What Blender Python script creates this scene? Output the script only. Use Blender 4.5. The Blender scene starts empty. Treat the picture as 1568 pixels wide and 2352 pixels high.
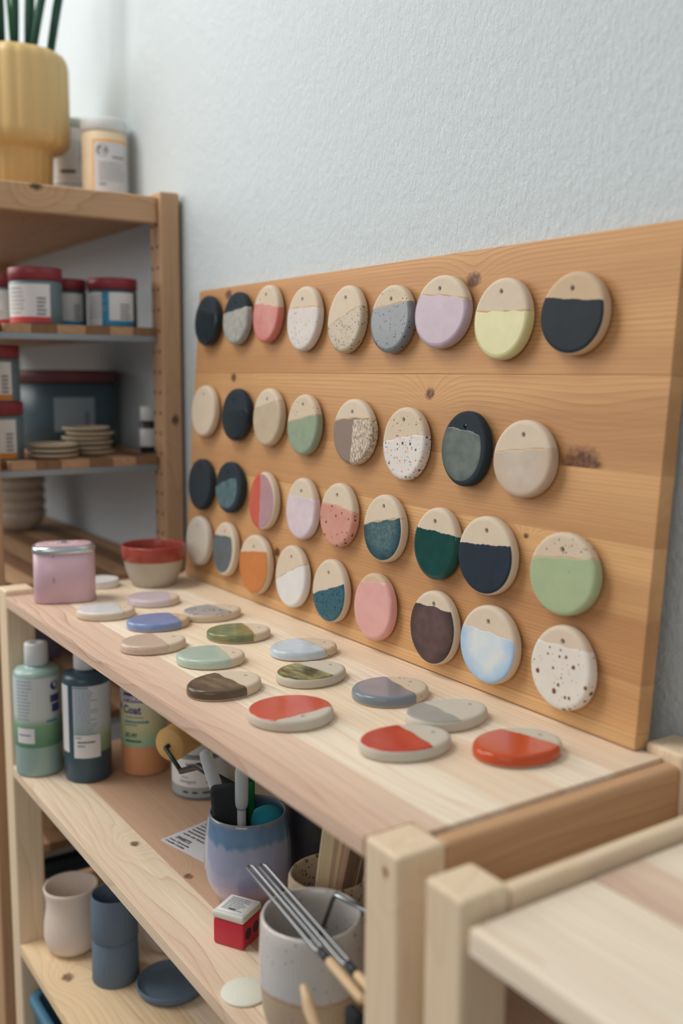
import bpy, bmesh, math, random
from mathutils import Vector, Matrix
S = bpy.context.scene
COL = S.collection
random.seed(7)

# ---------------------------------------------------------------- camera (35 mm lens, portrait full frame)
F_PX, PITCH, YAW, ROLL = 2289.7, 0.13726, 0.98001, 0.005715
CAM = Vector((1.29857, -0.34503, 0.28945))
cd = bpy.data.cameras.new('camera'); cam = bpy.data.objects.new('camera', cd); COL.objects.link(cam)
fw = Vector((-math.sin(YAW)*math.cos(PITCH), math.cos(YAW)*math.cos(PITCH), -math.sin(PITCH)))
rt = Vector((math.cos(YAW), math.sin(YAW), 0)); up = rt.cross(fw)
r2 = rt*math.cos(ROLL)+up*math.sin(ROLL); u2 = up*math.cos(ROLL)-rt*math.sin(ROLL)
cam.matrix_world = Matrix(((r2.x, u2.x, -fw.x, CAM.x), (r2.y, u2.y, -fw.y, CAM.y), (r2.z, u2.z, -fw.z, CAM.z), (0, 0, 0, 1)))
cd.sensor_fit = 'VERTICAL'; cd.sensor_height = 36; cd.sensor_width = 24; cd.lens = F_PX/2352*36
cd.clip_start = 0.02; cd.clip_end = 50
cd.dof.use_dof = True; cd.dof.focus_distance = 0.98; cd.dof.aperture_fstop = 3.0
S.camera = cam

# ---------------------------------------------------------------- light
def lin(c):
    c = c/255
    return c/12.92 if c <= .04045 else ((c+.055)/1.055)**2.4
def C(r, g, b, k=1.0):
    return (min(1, lin(r)*k), min(1, lin(g)*k), min(1, lin(b)*k), 1)
W = bpy.data.worlds.new('world'); S.world = W; W.use_nodes = True
bg = W.node_tree.nodes['Background']; bg.inputs[0].default_value = (0.97, 0.98, 1.0, 1); bg.inputs[1].default_value = 0.38
def area(name, loc, target, sx, sy, power, col):
    l = bpy.data.lights.new(name, 'AREA'); l.shape = 'RECTANGLE'; l.size = sx; l.size_y = sy; l.energy = power; l.color = col
    o = bpy.data.objects.new(name, l); COL.objects.link(o); o.location = loc
    o.rotation_euler = (Vector(target)-Vector(loc)).to_track_quat('-Z', 'Y').to_euler()
    return o
area('window_light', (-1.45, -1.30, 1.25), (0.1, 0.3, 0.15), 2.0, 1.4, 47, (1.0, 0.965, 0.91))
area('ceiling_lamp', (-0.26, -0.72, 1.88), (0.10, 0.2, 0.1), 0.80, 0.80, 29, (1.0, 0.95, 0.87))
area('fill_light', (2.3, -1.9, 1.25), (-0.1, 0.25, 0.1), 1.6, 1.2, 14, (1.0, 0.94, 0.88))  # soft fill added from the right to brighten faces turned that way
S.view_settings.view_transform = 'Standard'; S.view_settings.look = 'None'
S.view_settings.gamma = 1; S.view_settings.use_curve_mapping = False
S.view_settings.exposure = -0.36

# ---------------------------------------------------------------- helpers: objects
def tag(o, label=None, cat=None, group=None, kind=None):
    if label: o['label'] = label
    if cat: o['category'] = cat
    if group: o['group'] = group
    if kind: o['kind'] = kind
    return o
def root(name, label, cat, loc=(0, 0, 0), rz=0, group=None):
    o = bpy.data.objects.new(name, None); COL.objects.link(o); o.empty_display_size = .02
    o.location = loc; o.rotation_euler = (0, 0, rz)
    return tag(o, label, cat, group)
def mobj(name, geo, mat, parent=None, smooth=True, loc=None, rot=None):
    if isinstance(geo, bpy.types.Mesh): me = geo
    else:
        me = bpy.data.meshes.new(name); me.from_pydata([tuple(v) for v in geo[0]], [], geo[1]); me.update()
    if mat and not me.materials: me.materials.append(mat)
    if smooth: me.polygons.foreach_set('use_smooth', [True]*len(me.polygons))
    o = bpy.data.objects.new(name, me); COL.objects.link(o)
    if parent: o.parent = parent
    if loc: o.location = loc
    if rot: o.rotation_euler = rot
    return o
def bm_mesh(bm, name='m'):
    me = bpy.data.meshes.new(name); bmesh.ops.recalc_face_normals(bm, faces=bm.faces); bm.to_mesh(me); bm.free(); return me
def box_mesh(x0, x1, y0, y1, z0, z1, bev=.0015, seg=2, name='box'):
    bm = bmesh.new(); bmesh.ops.create_cube(bm, size=1)
    for v in bm.verts: v.co = ((x0+x1)/2+v.co.x*(x1-x0), (y0+y1)/2+v.co.y*(y1-y0), (z0+z1)/2+v.co.z*(z1-z0))
    if bev: bmesh.ops.bevel(bm, geom=list(bm.edges), offset=bev, segments=seg, affect='EDGES', profile=.5)
    return bm_mesh(bm, name)
def box(name, b, mat, parent=None, bev=.0015, seg=2, smooth=False, **k):
    me = box_mesh(*b, bev=bev, seg=seg, name=name)
    o = mobj(name, me, mat, parent, smooth=False, **k)
    return o
def lathe(prof, n=48, cap0=True, cap1=True, sx=1, sy=1, mod=None):
    V = []; Fc = []
    for (r, z) in prof:
        for k in range(n):
            a = 2*math.pi*k/n; m = mod(a, z) if mod else 1
            V.append((r*m*math.cos(a)*sx, r*m*math.sin(a)*sy, z))
    for i in range(len(prof)-1):
        for k in range(n):
            Fc.append((i*n+k, i*n+(k+1) % n, (i+1)*n+(k+1) % n, (i+1)*n+k))
    if cap0: Fc.append(tuple(range(n-1, -1, -1)))
    if cap1: Fc.append(tuple((len(prof)-1)*n+k for k in range(n)))
    return V, Fc
def tube(pts, rad, n=8, caps=True):
    pts = [Vector(p) for p in pts]; V = []; Fc = []
    rads = rad if isinstance(rad, (list, tuple)) else [rad]*len(pts)
    t0 = (pts[1]-pts[0]).normalized(); nx = t0.orthogonal().normalized()
    for i, p in enumerate(pts):
        t = ((pts[min(i+1, len(pts)-1)]-pts[max(i-1, 0)])).normalized()
        nx = (nx-t*nx.dot(t)).normalized(); ny = t.cross(nx)
        for k in range(n):
            a = 2*math.pi*k/n; V.append(p+(nx*math.cos(a)+ny*math.sin(a))*rads[i])
    for i in range(len(pts)-1):
        for k in range(n): Fc.append((i*n+k, i*n+(k+1) % n, (i+1)*n+(k+1) % n, (i+1)*n+k))
    if caps: Fc.append(tuple(range(n-1, -1, -1))); Fc.append(tuple((len(pts)-1)*n+k for k in range(n)))
    return V, Fc
def patch(r, a0, a1, z0, z1, n=14, r1=None):
    V = []; Fc = []; r1 = r1 or r
    for i in range(n+1):
        a = a0+(a1-a0)*i/n
        V += [(r*math.cos(a), r*math.sin(a), z0), (r1*math.cos(a), r1*math.sin(a), z1)]
    for i in range(n): Fc.append((2*i, 2*i+2, 2*i+3, 2*i+1))
    return V, Fc
def merge(*gs):
    V = []; Fc = []
    for v, f in gs:
        k = len(V); V += list(v); Fc += [tuple(i+k for i in q) for q in f]
    return V, Fc
def text_geo(s, size, bold=0.0, align='LEFT', font_scale_x=1.0):
    cu = bpy.data.curves.new('t', 'FONT'); cu.body = s; cu.size = size; cu.offset = bold; cu.align_x = align; cu.resolution_u = 2
    o = bpy.data.objects.new('t', cu); COL.objects.link(o)
    dg = bpy.context.evaluated_depsgraph_get(); me = bpy.data.meshes.new_from_object(o.evaluated_get(dg))
    V = [(v.co.x*font_scale_x, v.co.y, 0) for v in me.vertices]; Fc = [tuple(p.vertices) for p in me.polygons]
    bpy.data.objects.remove(o); bpy.data.curves.remove(cu); bpy.data.meshes.remove(me)
    return V, Fc
def shift(g, dx, dy, dz=0): return [(x+dx, y+dy, z+dz) for x, y, z in g[0]], g[1]
def wrap(g, r, a0): # flat x,y print -> cylinder of radius r, x=0 at azimuth a0
    return [(r*math.cos(a0+x/r), r*math.sin(a0+x/r), y) for x, y, z in g[0]], g[1]
def rect(x0, x1, y0, y1, n=4):
    V = []; Fc = []
    for i in range(n+1):
        x = x0+(x1-x0)*i/n; V += [(x, y0, 0), (x, y1, 0)]
    for i in range(n): Fc.append((2*i, 2*i+2, 2*i+3, 2*i+1))
    return V, Fc
def lines(x0, x1, y0, y1, n, h, seed=0, jag=.3): # rows of small unreadable print
    rnd = random.Random(seed); G = []
    for i in range(n):
        y = y1-(y1-y0)*i/max(1, n-1); x = x0; end = x1-(x1-x0)*jag*rnd.random()
        while x < end:
            w = (x1-x0)*rnd.uniform(.07, .2); G.append(rect(x, min(end, x+w), y-h/2, y+h/2, 2)); x += w+(x1-x0)*.02
    return merge(*G)
def disc(r, n=28, cx=0, cy=0, sx=1): return [(cx+r*sx*math.cos(2*math.pi*k/n), cy+r*math.sin(2*math.pi*k/n), 0) for k in range(n)], [tuple(range(n))]
def face_az(x, y): return math.atan2(CAM.y-y, CAM.x-x)

# ---------------------------------------------------------------- helpers: materials
MATS = {}
class N:
    def __init__(s, name):
        s.m = bpy.data.materials.new(name); s.m.use_nodes = True; s.t = s.m.node_tree; s.b = s.t.nodes['Principled BSDF']
    def add(s, typ, **k):
        n = s.t.nodes.new(typ)
        for a, v in k.items(): setattr(n, a, v)
        return n
    def put(s, sock, v):
        if isinstance(v, bpy.types.NodeSocket): s.t.links.new(v, sock)
        else: sock.default_value = v
    def math(s, op, a, b=None, c=None, clamp=False):
        n = s.add('ShaderNodeMath', operation=op); n.use_clamp = clamp
        s.put(n.inputs[0], a)
        if b is not None: s.put(n.inputs[1], b)
        if c is not None: s.put(n.inputs[2], c)
        return n.outputs[0]
    def vmath(s, op, a, b=None):
        n = s.add('ShaderNodeVectorMath', operation=op); s.put(n.inputs[0], a)
        if b is not None: s.put(n.inputs[1], b)
        return n.outputs['Value'] if op in ('LENGTH', 'DISTANCE', 'DOT_PRODUCT') else n.outputs[0]
    def noise(s, vec, scale, detail=3, rough=.5, col=False):
        n = s.add('ShaderNodeTexNoise'); s.put(n.inputs['Vector'], vec); n.inputs['Scale'].default_value = scale
        n.inputs['Detail'].default_value = detail; n.inputs['Roughness'].default_value = rough
        return n.outputs['Color' if col else 'Fac']
    def ramp(s, fac, stops):
        n = s.add('ShaderNodeValToRGB'); s.put(n.inputs[0], fac); e = n.color_ramp.elements
        while len(e) < len(stops): e.new(.5)
        for i, (p, c) in enumerate(stops):
            e[i].position = p; e[i].color = c if isinstance(c, (tuple, list)) else (c, c, c, 1)
        return n.outputs[0]
    def mix(s, fac, a, b, blend='MIX'):
        n = s.add('ShaderNodeMix', data_type='RGBA', blend_type=blend); s.put(n.inputs[0], fac)
        s.put(n.inputs[6], a); s.put(n.inputs[7], b); return n.outputs[2]
    def coord(s, rnd=True):
        tc = s.add('ShaderNodeTexCoord'); v = tc.outputs['Object']
        return v
    def rnd_coord(s, k=7.3):
        oi = s.add('ShaderNodeObjectInfo'); f = s.math('MULTIPLY', oi.outputs['Random'], k)
        c = s.add('ShaderNodeCombineXYZ')
        for i in range(3): s.t.links.new(f, c.inputs[i])
        return s.vmath('ADD', s.coord(), c.outputs[0])
    def bump(s, h, strength=.3, dist=.001):
        n = s.add('ShaderNodeBump'); n.inputs['Strength'].default_value = strength; n.inputs['Distance'].default_value = dist
        s.put(n.inputs['Height'], h); s.t.links.new(n.outputs[0], s.b.inputs['Normal'])
    def col(s, c): s.put(s.b.inputs['Base Color'], c)
    def set(s, rough=.5, metal=0, spec=.5, coat=0, sub=0, trans=0, ior=1.45, sheen=0):
        b = s.b.inputs
        b['Roughness'].default_value = rough; b['Metallic'].default_value = metal; b['Specular IOR Level'].default_value = spec
        b['Coat Weight'].default_value = coat; b['Coat Roughness'].default_value = .08; b['Transmission Weight'].default_value = trans; b['IOR'].default_value = ior
        return s
def plain(name, c, rough=.5, metal=0, coat=0, var=0, spec=.5, trans=0, bump=0):
    if name in MATS: return MATS[name]
    n = N(name)
    v = n.rnd_coord()
    if var: n.col(n.mix(n.noise(v, 60, 4), tuple(x*(1-var) for x in c[:3])+(1,), tuple(min(1, x*(1+var)) for x in c[:3])+(1,)))
    else: n.col(c)
    if bump: n.bump(n.noise(v, 900, 3), bump, .0005)
    n.set(rough, metal, spec, coat, trans=trans); MATS[name] = n.m; return n.m
def spots(n, base, v, specs):
    # specs: (scale per metre, radius in cell units, density 0..1, colour)
    for (sc, rad, den, colr) in specs:
        vo = n.add('ShaderNodeTexVoronoi'); n.put(vo.inputs['Vector'], v); vo.inputs['Scale'].default_value = sc; vo.inputs['Randomness'].default_value = 1
        sep = n.add('ShaderNodeSeparateColor'); n.t.links.new(vo.outputs['Color'], sep.inputs[0])
        keep = n.math('LESS_THAN', sep.outputs[0], den)
        rr = n.math('MULTIPLY', n.math('ADD', sep.outputs[1], .35), rad)
        wob = n.math('ADD', vo.outputs['Distance'], n.math('MULTIPLY', n.math('SUBTRACT', n.noise(v, sc*3.2, 2), .5), .12))
        m = n.math('MULTIPLY', n.math('SMOOTH_MAX', 0, n.math('MULTIPLY', n.math('SUBTRACT', rr, wob), 14), .1, clamp=True), keep)
        base = n.mix(m, base, colr)
    return base
def clay(name, c, specks=None, rough=.75, var=.07):
    if name in MATS: return MATS[name]
    n = N(name); v = n.rnd_coord()
    a = tuple(x*(1-var) for x in c[:3])+(1,); b = tuple(min(1, x*(1+var)) for x in c[:3])+(1,)
    base = n.mix(n.noise(v, 90, 5, .6), a, b)
    if specks: base = spots(n, base, v, specks)
    n.col(base); n.bump(n.noise(v, 420, 4, .6), .25, .0006); n.set(rough, spec=.35); MATS[name] = n.m; return n.m
def glaze(name, c, c2=None, rough=.22, specks=None, mscale=60, contrast=.5, coat=.07, stretch=(1, 1, 1), bump=.15, spec=.32, rim=None, squiggle=None):
    if name in MATS: return MATS[name]
    n = N(name); v = n.rnd_coord(); c2 = c2 or tuple(x*.86 for x in c[:3])+(1,)
    vs = n.vmath('MULTIPLY', v, stretch)
    f = n.ramp(n.noise(vs, mscale, 5, .6), [(.5-.28*(1-contrast)-.04, 0.0), (.5+.28*(1-contrast)+.04, 1.0)])
    base = n.mix(f, c, c2)
    if rim: # thicker pooled glaze towards the tile edge has its own tone
        L = n.vmath('LENGTH', n.vmath('MULTIPLY', n.coord(), (29, 29, 0)))
        L = n.math('ADD', L, n.math('MULTIPLY', n.math('SUBTRACT', n.noise(v, 90, 4), .5), .35))
        base = n.mix(n.ramp(L, [(.55, 0.0), (.95, 1.0)]), base, rim)
    if squiggle:
        d_ = n.math('ABSOLUTE', n.math('SUBTRACT', n.noise(v, 150, 1), .5)); ln = n.math('LESS_THAN', d_, .022)
        reg = n.math('GREATER_THAN', n.noise(v, 45, 1), .47); base = n.mix(n.math('MULTIPLY', ln, reg), base, squiggle)
    if specks: base = spots(n, base, v, specks)
    n.col(base); n.bump(n.noise(v, 140, 3), bump, .0006); n.set(rough, coat=coat, spec=spec); MATS[name] = n.m; return n.m
def wood(name, light, dark, axis='X', freq=110, amp=5.0, knots=(), pink=None, rough=.55, contrast=1.0, knot_col=None, across='Y', stretch=1.3):
    """pine: growth rings cut by the board face; knots = (along, across, radius) in the object's own coordinates"""
    if name in MATS: return MATS[name]
    n = N(name); obv = n.coord(); sp = n.add('ShaderNodeSeparateXYZ'); n.t.links.new(obv, sp.inputs[0])
    ax = dict(X=sp.outputs[0], Y=sp.outputs[1], Z=sp.outputs[2])
    third = [k for k in 'XYZ' if k not in (axis, across)][0]
    cb = n.add('ShaderNodeCombineXYZ'); n.put(cb.inputs[0], ax[axis]); n.put(cb.inputs[1], ax[across]); n.put(cb.inputs[2], ax[third])
    g = cb.outputs[0]
    oi = n.add('ShaderNodeObjectInfo'); off = n.add('ShaderNodeCombineXYZ'); q = n.math('MULTIPLY', oi.outputs['Random'], 9.7)
    for i in range(3): n.put(off.inputs[i], q)
    gr = n.vmath('ADD', g, off.outputs[0])
    n1 = n.noise(n.vmath('MULTIPLY', gr, (stretch, 9, 9)), 1.6, 2, .45); n2 = n.noise(n.vmath('MULTIPLY', gr, (stretch*4, 40, 40)), 1.0, 2, .5)
    val = n.math('ADD', n.math('MULTIPLY', n.math('ADD', ax[across], n.math('MULTIPLY', ax[third], .8)), freq*.35), n.math('ADD', n.math('MULTIPLY', n1, amp*3), n.math('MULTIPLY', n2, .55)))
    kd = None
    for (kx, ky, kr) in knots:
        d = n.vmath('SUBTRACT', g, (kx, ky, 0)); d = n.vmath('MULTIPLY', d, (1/kr*.75, 1/kr, 0)); L = n.vmath('LENGTH', d)
        bmp = n.math('MULTIPLY', n.math('POWER', 2.718, n.math('MULTIPLY', n.math('POWER', L, 1.3), -.26)), 5.5)
        val = n.math('ADD', val, bmp)
        rag = n.math('ADD', L, n.math('MULTIPLY', n.noise(gr, 160, 2), .7))
        core = n.math('SUBTRACT', 1.0, n.math('MULTIPLY', n.math('SUBTRACT', rag, .85), 2.2, clamp=True), clamp=True)
        kd = core if kd is None else n.math('MAXIMUM', kd, core)
    fr = n.math('FRACT', val)
    mid = tuple(light[i]*.62+dark[i]*.38 for i in range(3))+(1,)
    base = n.ramp(fr, [(0, light), (.55, tuple(light[i]*.85+dark[i]*.15 for i in range(3))+(1,)), (.86, mid), (.95, dark), (1.0, light)])
    soft = tuple(light[i]*.8+dark[i]*.2 for i in range(3))+(1,)
    base = n.mix(n.ramp(n.noise(n.vmath('MULTIPLY', gr, (.8, 6, 6)), 3, 2), [(.35, .25*contrast), (.7, .95*contrast)]), soft, base)
    if pink: base = n.mix(n.ramp(n.noise(n.vmath('MULTIPLY', gr, (.35, 7, 7)), 2.2, 2), [(.42, 0.0), (.62, .8)]), base, pink)
    fib = n.noise(n.vmath('MULTIPLY', gr, (9, 420, 420)), 1, 3, .6)
    base = n.mix(.3, base, n.ramp(fib, [(.3, .6), (.62, 1.0)]), 'MULTIPLY')
    if kd is not None:
        kc = knot_col or (dark[0]*.28, dark[1]*.22, dark[2]*.2, 1)
        base = n.mix(n.math('MULTIPLY', kd, n.ramp(n.noise(gr, 240, 3), [(.3, .72), (.6, 1.0)])), base, kc)
    n.col(base); n.bump(fib, .12, .0004); n.set(rough, spec=.35); MATS[name] = n.m; return n.m

def add_label_gradient(name, stops, z0, z1, rough=.45):
    """printed bottle label: colours change with height as printed on the paper"""
    n = N(name); sp = n.add('ShaderNodeSeparateXYZ'); n.t.links.new(n.coord(), sp.inputs[0])
    wob = n.math('ADD', sp.outputs[2], n.math('MULTIPLY', n.math('SUBTRACT', n.noise(n.coord(), 28, 2), .5), (z1-z0)*.25))
    f = n.math('DIVIDE', n.math('SUBTRACT', wob, z0), z1-z0); n.col(n.ramp(f, stops)); n.set(rough); return n.m

# ---------------------------------------------------------------- the room
WY = 0.306
nw = N('wall_paint'); v = nw.coord()
chips = nw.noise(nw.vmath('MULTIPLY', v, (1.25, 1, .8)), 175, 4, .55)
big = nw.noise(v, 46, 3)
vo = nw.add('ShaderNodeTexVoronoi'); nw.put(vo.inputs['Vector'], nw.vmath('ADD', nw.vmath('MULTIPLY', v, (1.6, 1, .7)), nw.noise(v, 60, 2, col=True))); vo.inputs['Scale'].default_value = 105
lump = nw.ramp(vo.outputs['Distance'], [(.0, 1.0), (.42, 0.0)])
nw.col(C(208, 219, 225)); nw.bump(nw.math('ADD', nw.math('ADD', nw.math('MULTIPLY', chips, .9), nw.math('MULTIPLY', big, .5)), nw.math('MULTIPLY', lump, .4)), .56, .0040); nw.set(.85, spec=.2)
tag(box('wall_back', (-3.2, 3.6, WY, WY+.12, -.95, 1.75), nw.m, bev=0), 'white wall with rough plaster texture behind the shelves', 'wall', kind='structure')
tag(box('wall_left', (-3.3, -3.2, -3.2, WY+.12, -.95, 1.75), plain('wall_plain', C(226, 228, 230), .9), bev=0), 'plain white wall at the far end of the room', 'wall', kind='structure')
floor_m = plain('floor_grey', C(150, 140, 128), .6, var=.08)
tag(box('floor', (-3.3, 3.6, -3.2, WY+.12, -1.0, -.95), floor_m, bev=0), 'grey brown workshop floor under the shelf units', 'floor', kind='structure')

# ---------------------------------------------------------------- pine
PALE = C(236, 219, 190); PALE2 = C(240, 226, 202); RING = C(216, 184, 150); PINKW = C(222, 192, 172)
KN = C(112, 80, 62)
pine_a = wood('pine_pale', C(247, 237, 218), C(218, 184, 150), freq=260, amp=3.0, knot_col=KN)
pine_b = wood('pine_warm', C(244, 230, 206), C(218, 184, 148), freq=300, amp=2.6, pink=C(232, 206, 180), knot_col=KN)
pine_pink = wood('pine_pink', C(220, 192, 172), C(178, 134, 112), freq=320, amp=3.2, pink=C(230, 206, 184), contrast=1.0, knot_col=KN)
pine_heart = wood('pine_heart', C(214, 182, 154), C(160, 114, 88), freq=760, amp=1.6, knots=((.399, .0691, .006),), contrast=1.0, knot_col=KN)
pine_front2 = wood('pine_front_mid', PALE2, C(194, 154, 124), freq=200, amp=3.4, knots=((.2996, .0505, .0062),), knot_col=KN, pink=C(219, 190, 166))
pine_knotty = wood('pine_knotty', C(240, 217, 180), C(194, 150, 106), freq=240, amp=4.0, knots=((.1084, .0300, .0095),), knot_col=KN)
pine_post = wood('pine_post', C(236, 217, 188), C(216, 184, 152), axis='Z', across='X', freq=70, amp=2.0, knots=(), contrast=.8)
pine_post_k = wood('pine_post_knot', C(236, 217, 188), C(216, 184, 152), axis='Z', across='X', freq=70, amp=2.0, knots=((-.0135, .835, .0042),), contrast=.8, knot_col=C(150, 98, 70))
pine_bar = wood('pine_bar', C(205, 165, 126), C(176, 130, 92), axis='Y', across='Z', freq=300, amp=1.6, contrast=.7)
pine_bar2 = wood('pine_bar_pale', C(234, 214, 186), C(214, 182, 150), axis='Y', across='Z', freq=120, amp=2, contrast=.7)
aged_post = wood('aged_pine_post', C(196, 160, 126), C(166, 124, 94), axis='Z', across='Y', freq=120, amp=2.0, knots=((.22, .288, .008),), contrast=.8, knot_col=C(82, 58, 46))
aged_bar = wood('aged_pine_bar', C(206, 170, 132), C(158, 112, 84), axis='Y', across='Z', freq=60, amp=2.2, knots=((.092, .543, .008),), knot_col=C(74, 54, 44))
aged_a = wood('aged_pine_shelf', C(190, 154, 120), C(160, 120, 88), freq=110, amp=3)
aged_b = wood('aged_pine_dark', C(140, 106, 78), C(108, 78, 56), freq=110, amp=3)
steel = plain('zinc_steel', C(150, 164, 174), .38, metal=.7)

# shelf unit with the sample board on top
TH = .0145
LV = [-.2302, -.487, -.735]
u1 = root('shelf_unit', 'low open pine shelf unit below the board of glazed samples', 'shelf unit')
for nm, (a, b, z) in dict(l=(-.036, 0, .0075), r=(.812, .848, .0005)).items():
    for (c, d) in ((0, .038), (.2675, .303)):
        box('post', (a, b, c, d, -.95, z if c < .1 else (0 if nm == 'l' else .0075)), pine_post_k if (nm == 'r' and c < .1) else pine_post, u1, bev=.003, seg=3)
for zt, hgt in ((-.0012, .052), (-.42, .045), (-.80, .045)):
    box('crossbar', (.8315, .8465, .0385, .267, zt-hgt, zt), pine_bar, u1, bev=.004, seg=3)
    box('crossbar', (-.0345, -.0195, .0385, .267, zt-hgt, zt), pine_bar, u1, bev=.004, seg=3)
def shelf(parent, zt, mats, cuts, x0=-.0165, x1=.8285, y0=0.0, y1=.267, notch=True):
    e = bpy.data.objects.new('shelf_board', None); COL.objects.link(e); e.parent = parent; e.empty_display_size = .02
    ys = [y0]+list(cuts)+[y1]
    for i in range(len(ys)-1):
        ya, yb_ = ys[i], ys[i+1]-.00012
        segs = [(ya, yb_)]
        if notch and ya < .0385 < yb_: segs = None
        if segs is None:
            # front stave notched round the posts
            me = bmesh.new()
            P = [(x0+.0168, ya), (x1-.0168, ya), (x1-.0168, .0388), (x1, .0388), (x1, yb_), (x0, yb_), (x0, .0388), (x0+.0168, .0388)]
            vs = [me.verts.new((x, y, zt-TH)) for x, y in P]; f = me.faces.new(vs)
            r = bmesh.ops.extrude_face_region(me, geom=[f]); vv = [g for g in r['geom'] if isinstance(g, bmesh.types.BMVert)]
            for q in vv: q.co.z = zt
            bmesh.ops.recalc_face_normals(me, faces=me.faces)
            ed = [q for q in me.edges if abs(q.verts[0].co.y-ya) < 1e-6 and abs(q.verts[1].co.y-ya) < 1e-6]
            bmesh.ops.bevel(me, geom=ed, offset=.0011, segments=2, affect='EDGES')
            mobj('stave', bm_mesh(me, 'stave'), mats[i % len(mats)], e, smooth=False)
        elif notch and ya < .266 < yb_ or notch and ya >= .266:
            box('stave', (x0, x1, ya, min(yb_, .2670), zt-TH, zt), mats[i % len(mats)], e, bev=.0004)
        else:
            box('stave', (x0, x1, ya, yb_, zt-TH, zt), mats[i % len(mats)], e, bev=.0004)
    return e
shelf(u1, 0, [pine_pink, pine_a, pine_b, pine_a, pine_b], (.055, .108, .162, .214))
shelf(u1, LV[0], [pine_front2, pine_heart, pine_heart, pine_heart, pine_b], (.0625, .118, .168, .22))
shelf(u1, LV[1], [pine_knotty, pine_knotty, pine_b, pine_a, pine_b], (.078, .13, .178, .226))
shelf(u1, LV[2], [pine_b, pine_a], (.06, .115, .165, .215))

# neighbouring unit nearest to the camera
u2_ = root('shelf_unit', 'blurred pine shelf unit with empty top at the lower right corner', 'shelf unit')
for a, b in ((.873, .907), (1.74, 1.774)):
    for (c, d) in ((0, .036), (.2675, .303)):
        box('post', (a, b, c, d, -.95, 0), pine_post, u2_, bev=.003, seg=3)
for a in (.897, 1.742):
    for zt in (-.003, -.42, -.8): box('crossbar', (a, a+.0115, .0365, .267, zt-.05, zt), pine_bar2, u2_, bev=.003, seg=3)
for zt, ms in ((-.0125, [pine_a, pine_pink, pine_a, pine_b, pine_a]), (-.37, [aged_a, aged_b]), (-.7, [pine_b, pine_a])):
    e = bpy.data.objects.new('shelf_board', None); COL.objects.link(e); e.parent = u2_
    ys = [0, .10, .145, .19, .23, .303] if zt > -.1 else [0.02, .07, .12, .17, .22, .267]
    for i in range(5): box('stave', (.912, 1.737, ys[i], ys[i+1]-.00012, zt-.0165, zt), ms[i % len(ms)], e, bev=.002 if i == 0 else .0004)

# older unit in the corner
u3 = root('shelf_unit', 'older taller pine shelf unit in the back left corner', 'shelf unit')
for a in (-.137, -1.01):
    for (c, d) in ((0, .027), (.270, .300)):
        p = box('post', (a, a+.040, c, d, -.95, .5525), aged_post, u3, bev=.003, seg=3)
        if a > -.5 and c > .2: # two rows of drilled pin holes
            cut = []
            for k in range(34):
                z = .505-k*.0306
                for xx in (-.1305, -.1110):
                    V, Fc = lathe([(.0029, -.004), (.0029, .016)], 10); cut.append(([(x+xx, .270+zz_, y+z) for x, y, zz_ in V], Fc))
            me = bpy.data.meshes.new('cut'); g_ = merge(*cut); me.from_pydata(g_[0], [], g_[1]); me.update()
            bmc = bmesh.new(); bmc.from_mesh(me); bmesh.ops.recalc_face_normals(bmc, faces=bmc.faces); bmc.to_mesh(me); bmc.free(); me.materials.append(plain('hole_shade', C(52, 40, 34), .95))  # dark brown on the hole walls stands in for the shade inside
            co = bpy.data.objects.new('cut', me); COL.objects.link(co)
            mod = p.modifiers.new('holes', 'BOOLEAN'); mod.operation = 'DIFFERENCE'; mod.object = co; mod.solver = 'EXACT'; mod.material_mode = 'TRANSFER'
            nm_ = bpy.data.meshes.new_from_object(p.evaluated_get(bpy.context.evaluated_depsgraph_get())); p.modifiers.clear(); p.data = nm_
            bpy.data.objects.remove(co)
    for zt in (.546, -.55): box('crossbar', (a+.010, a+.030, .0275, .2695, zt-.038, zt), aged_bar, u3, bev=.003, seg=3)
for zt in (.546, .357, .1645, -.012, -.222, -.41, -.64):
    e = bpy.data.objects.new('shelf_board', None); COL.objects.link(e); e.parent = u3
    ys = [.004, .046, .082, .118, .16, .196, .232, .268, .302]
    if zt > .5: ys = [.004, .08, .15, .22, .302]
    for i in range(len(ys)-1):
        x1 = -.128 if zt > .5 else -.117
        if ys[i] < .027 or ys[i+1] > .27: x1 = -.1375
        box('stave', (-.97, x1, ys[i], ys[i+1]-.0002, zt-(.022 if zt > .5 else .0125), zt), (aged_a if i % 2 else aged_b) if zt < .5 else aged_a, e, bev=.0006)
    if zt < .5: box('steel_strip', (-.128, -.1165, .030, .2685, zt-.0215, zt-.0127), steel, e, bev=.0008)

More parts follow.
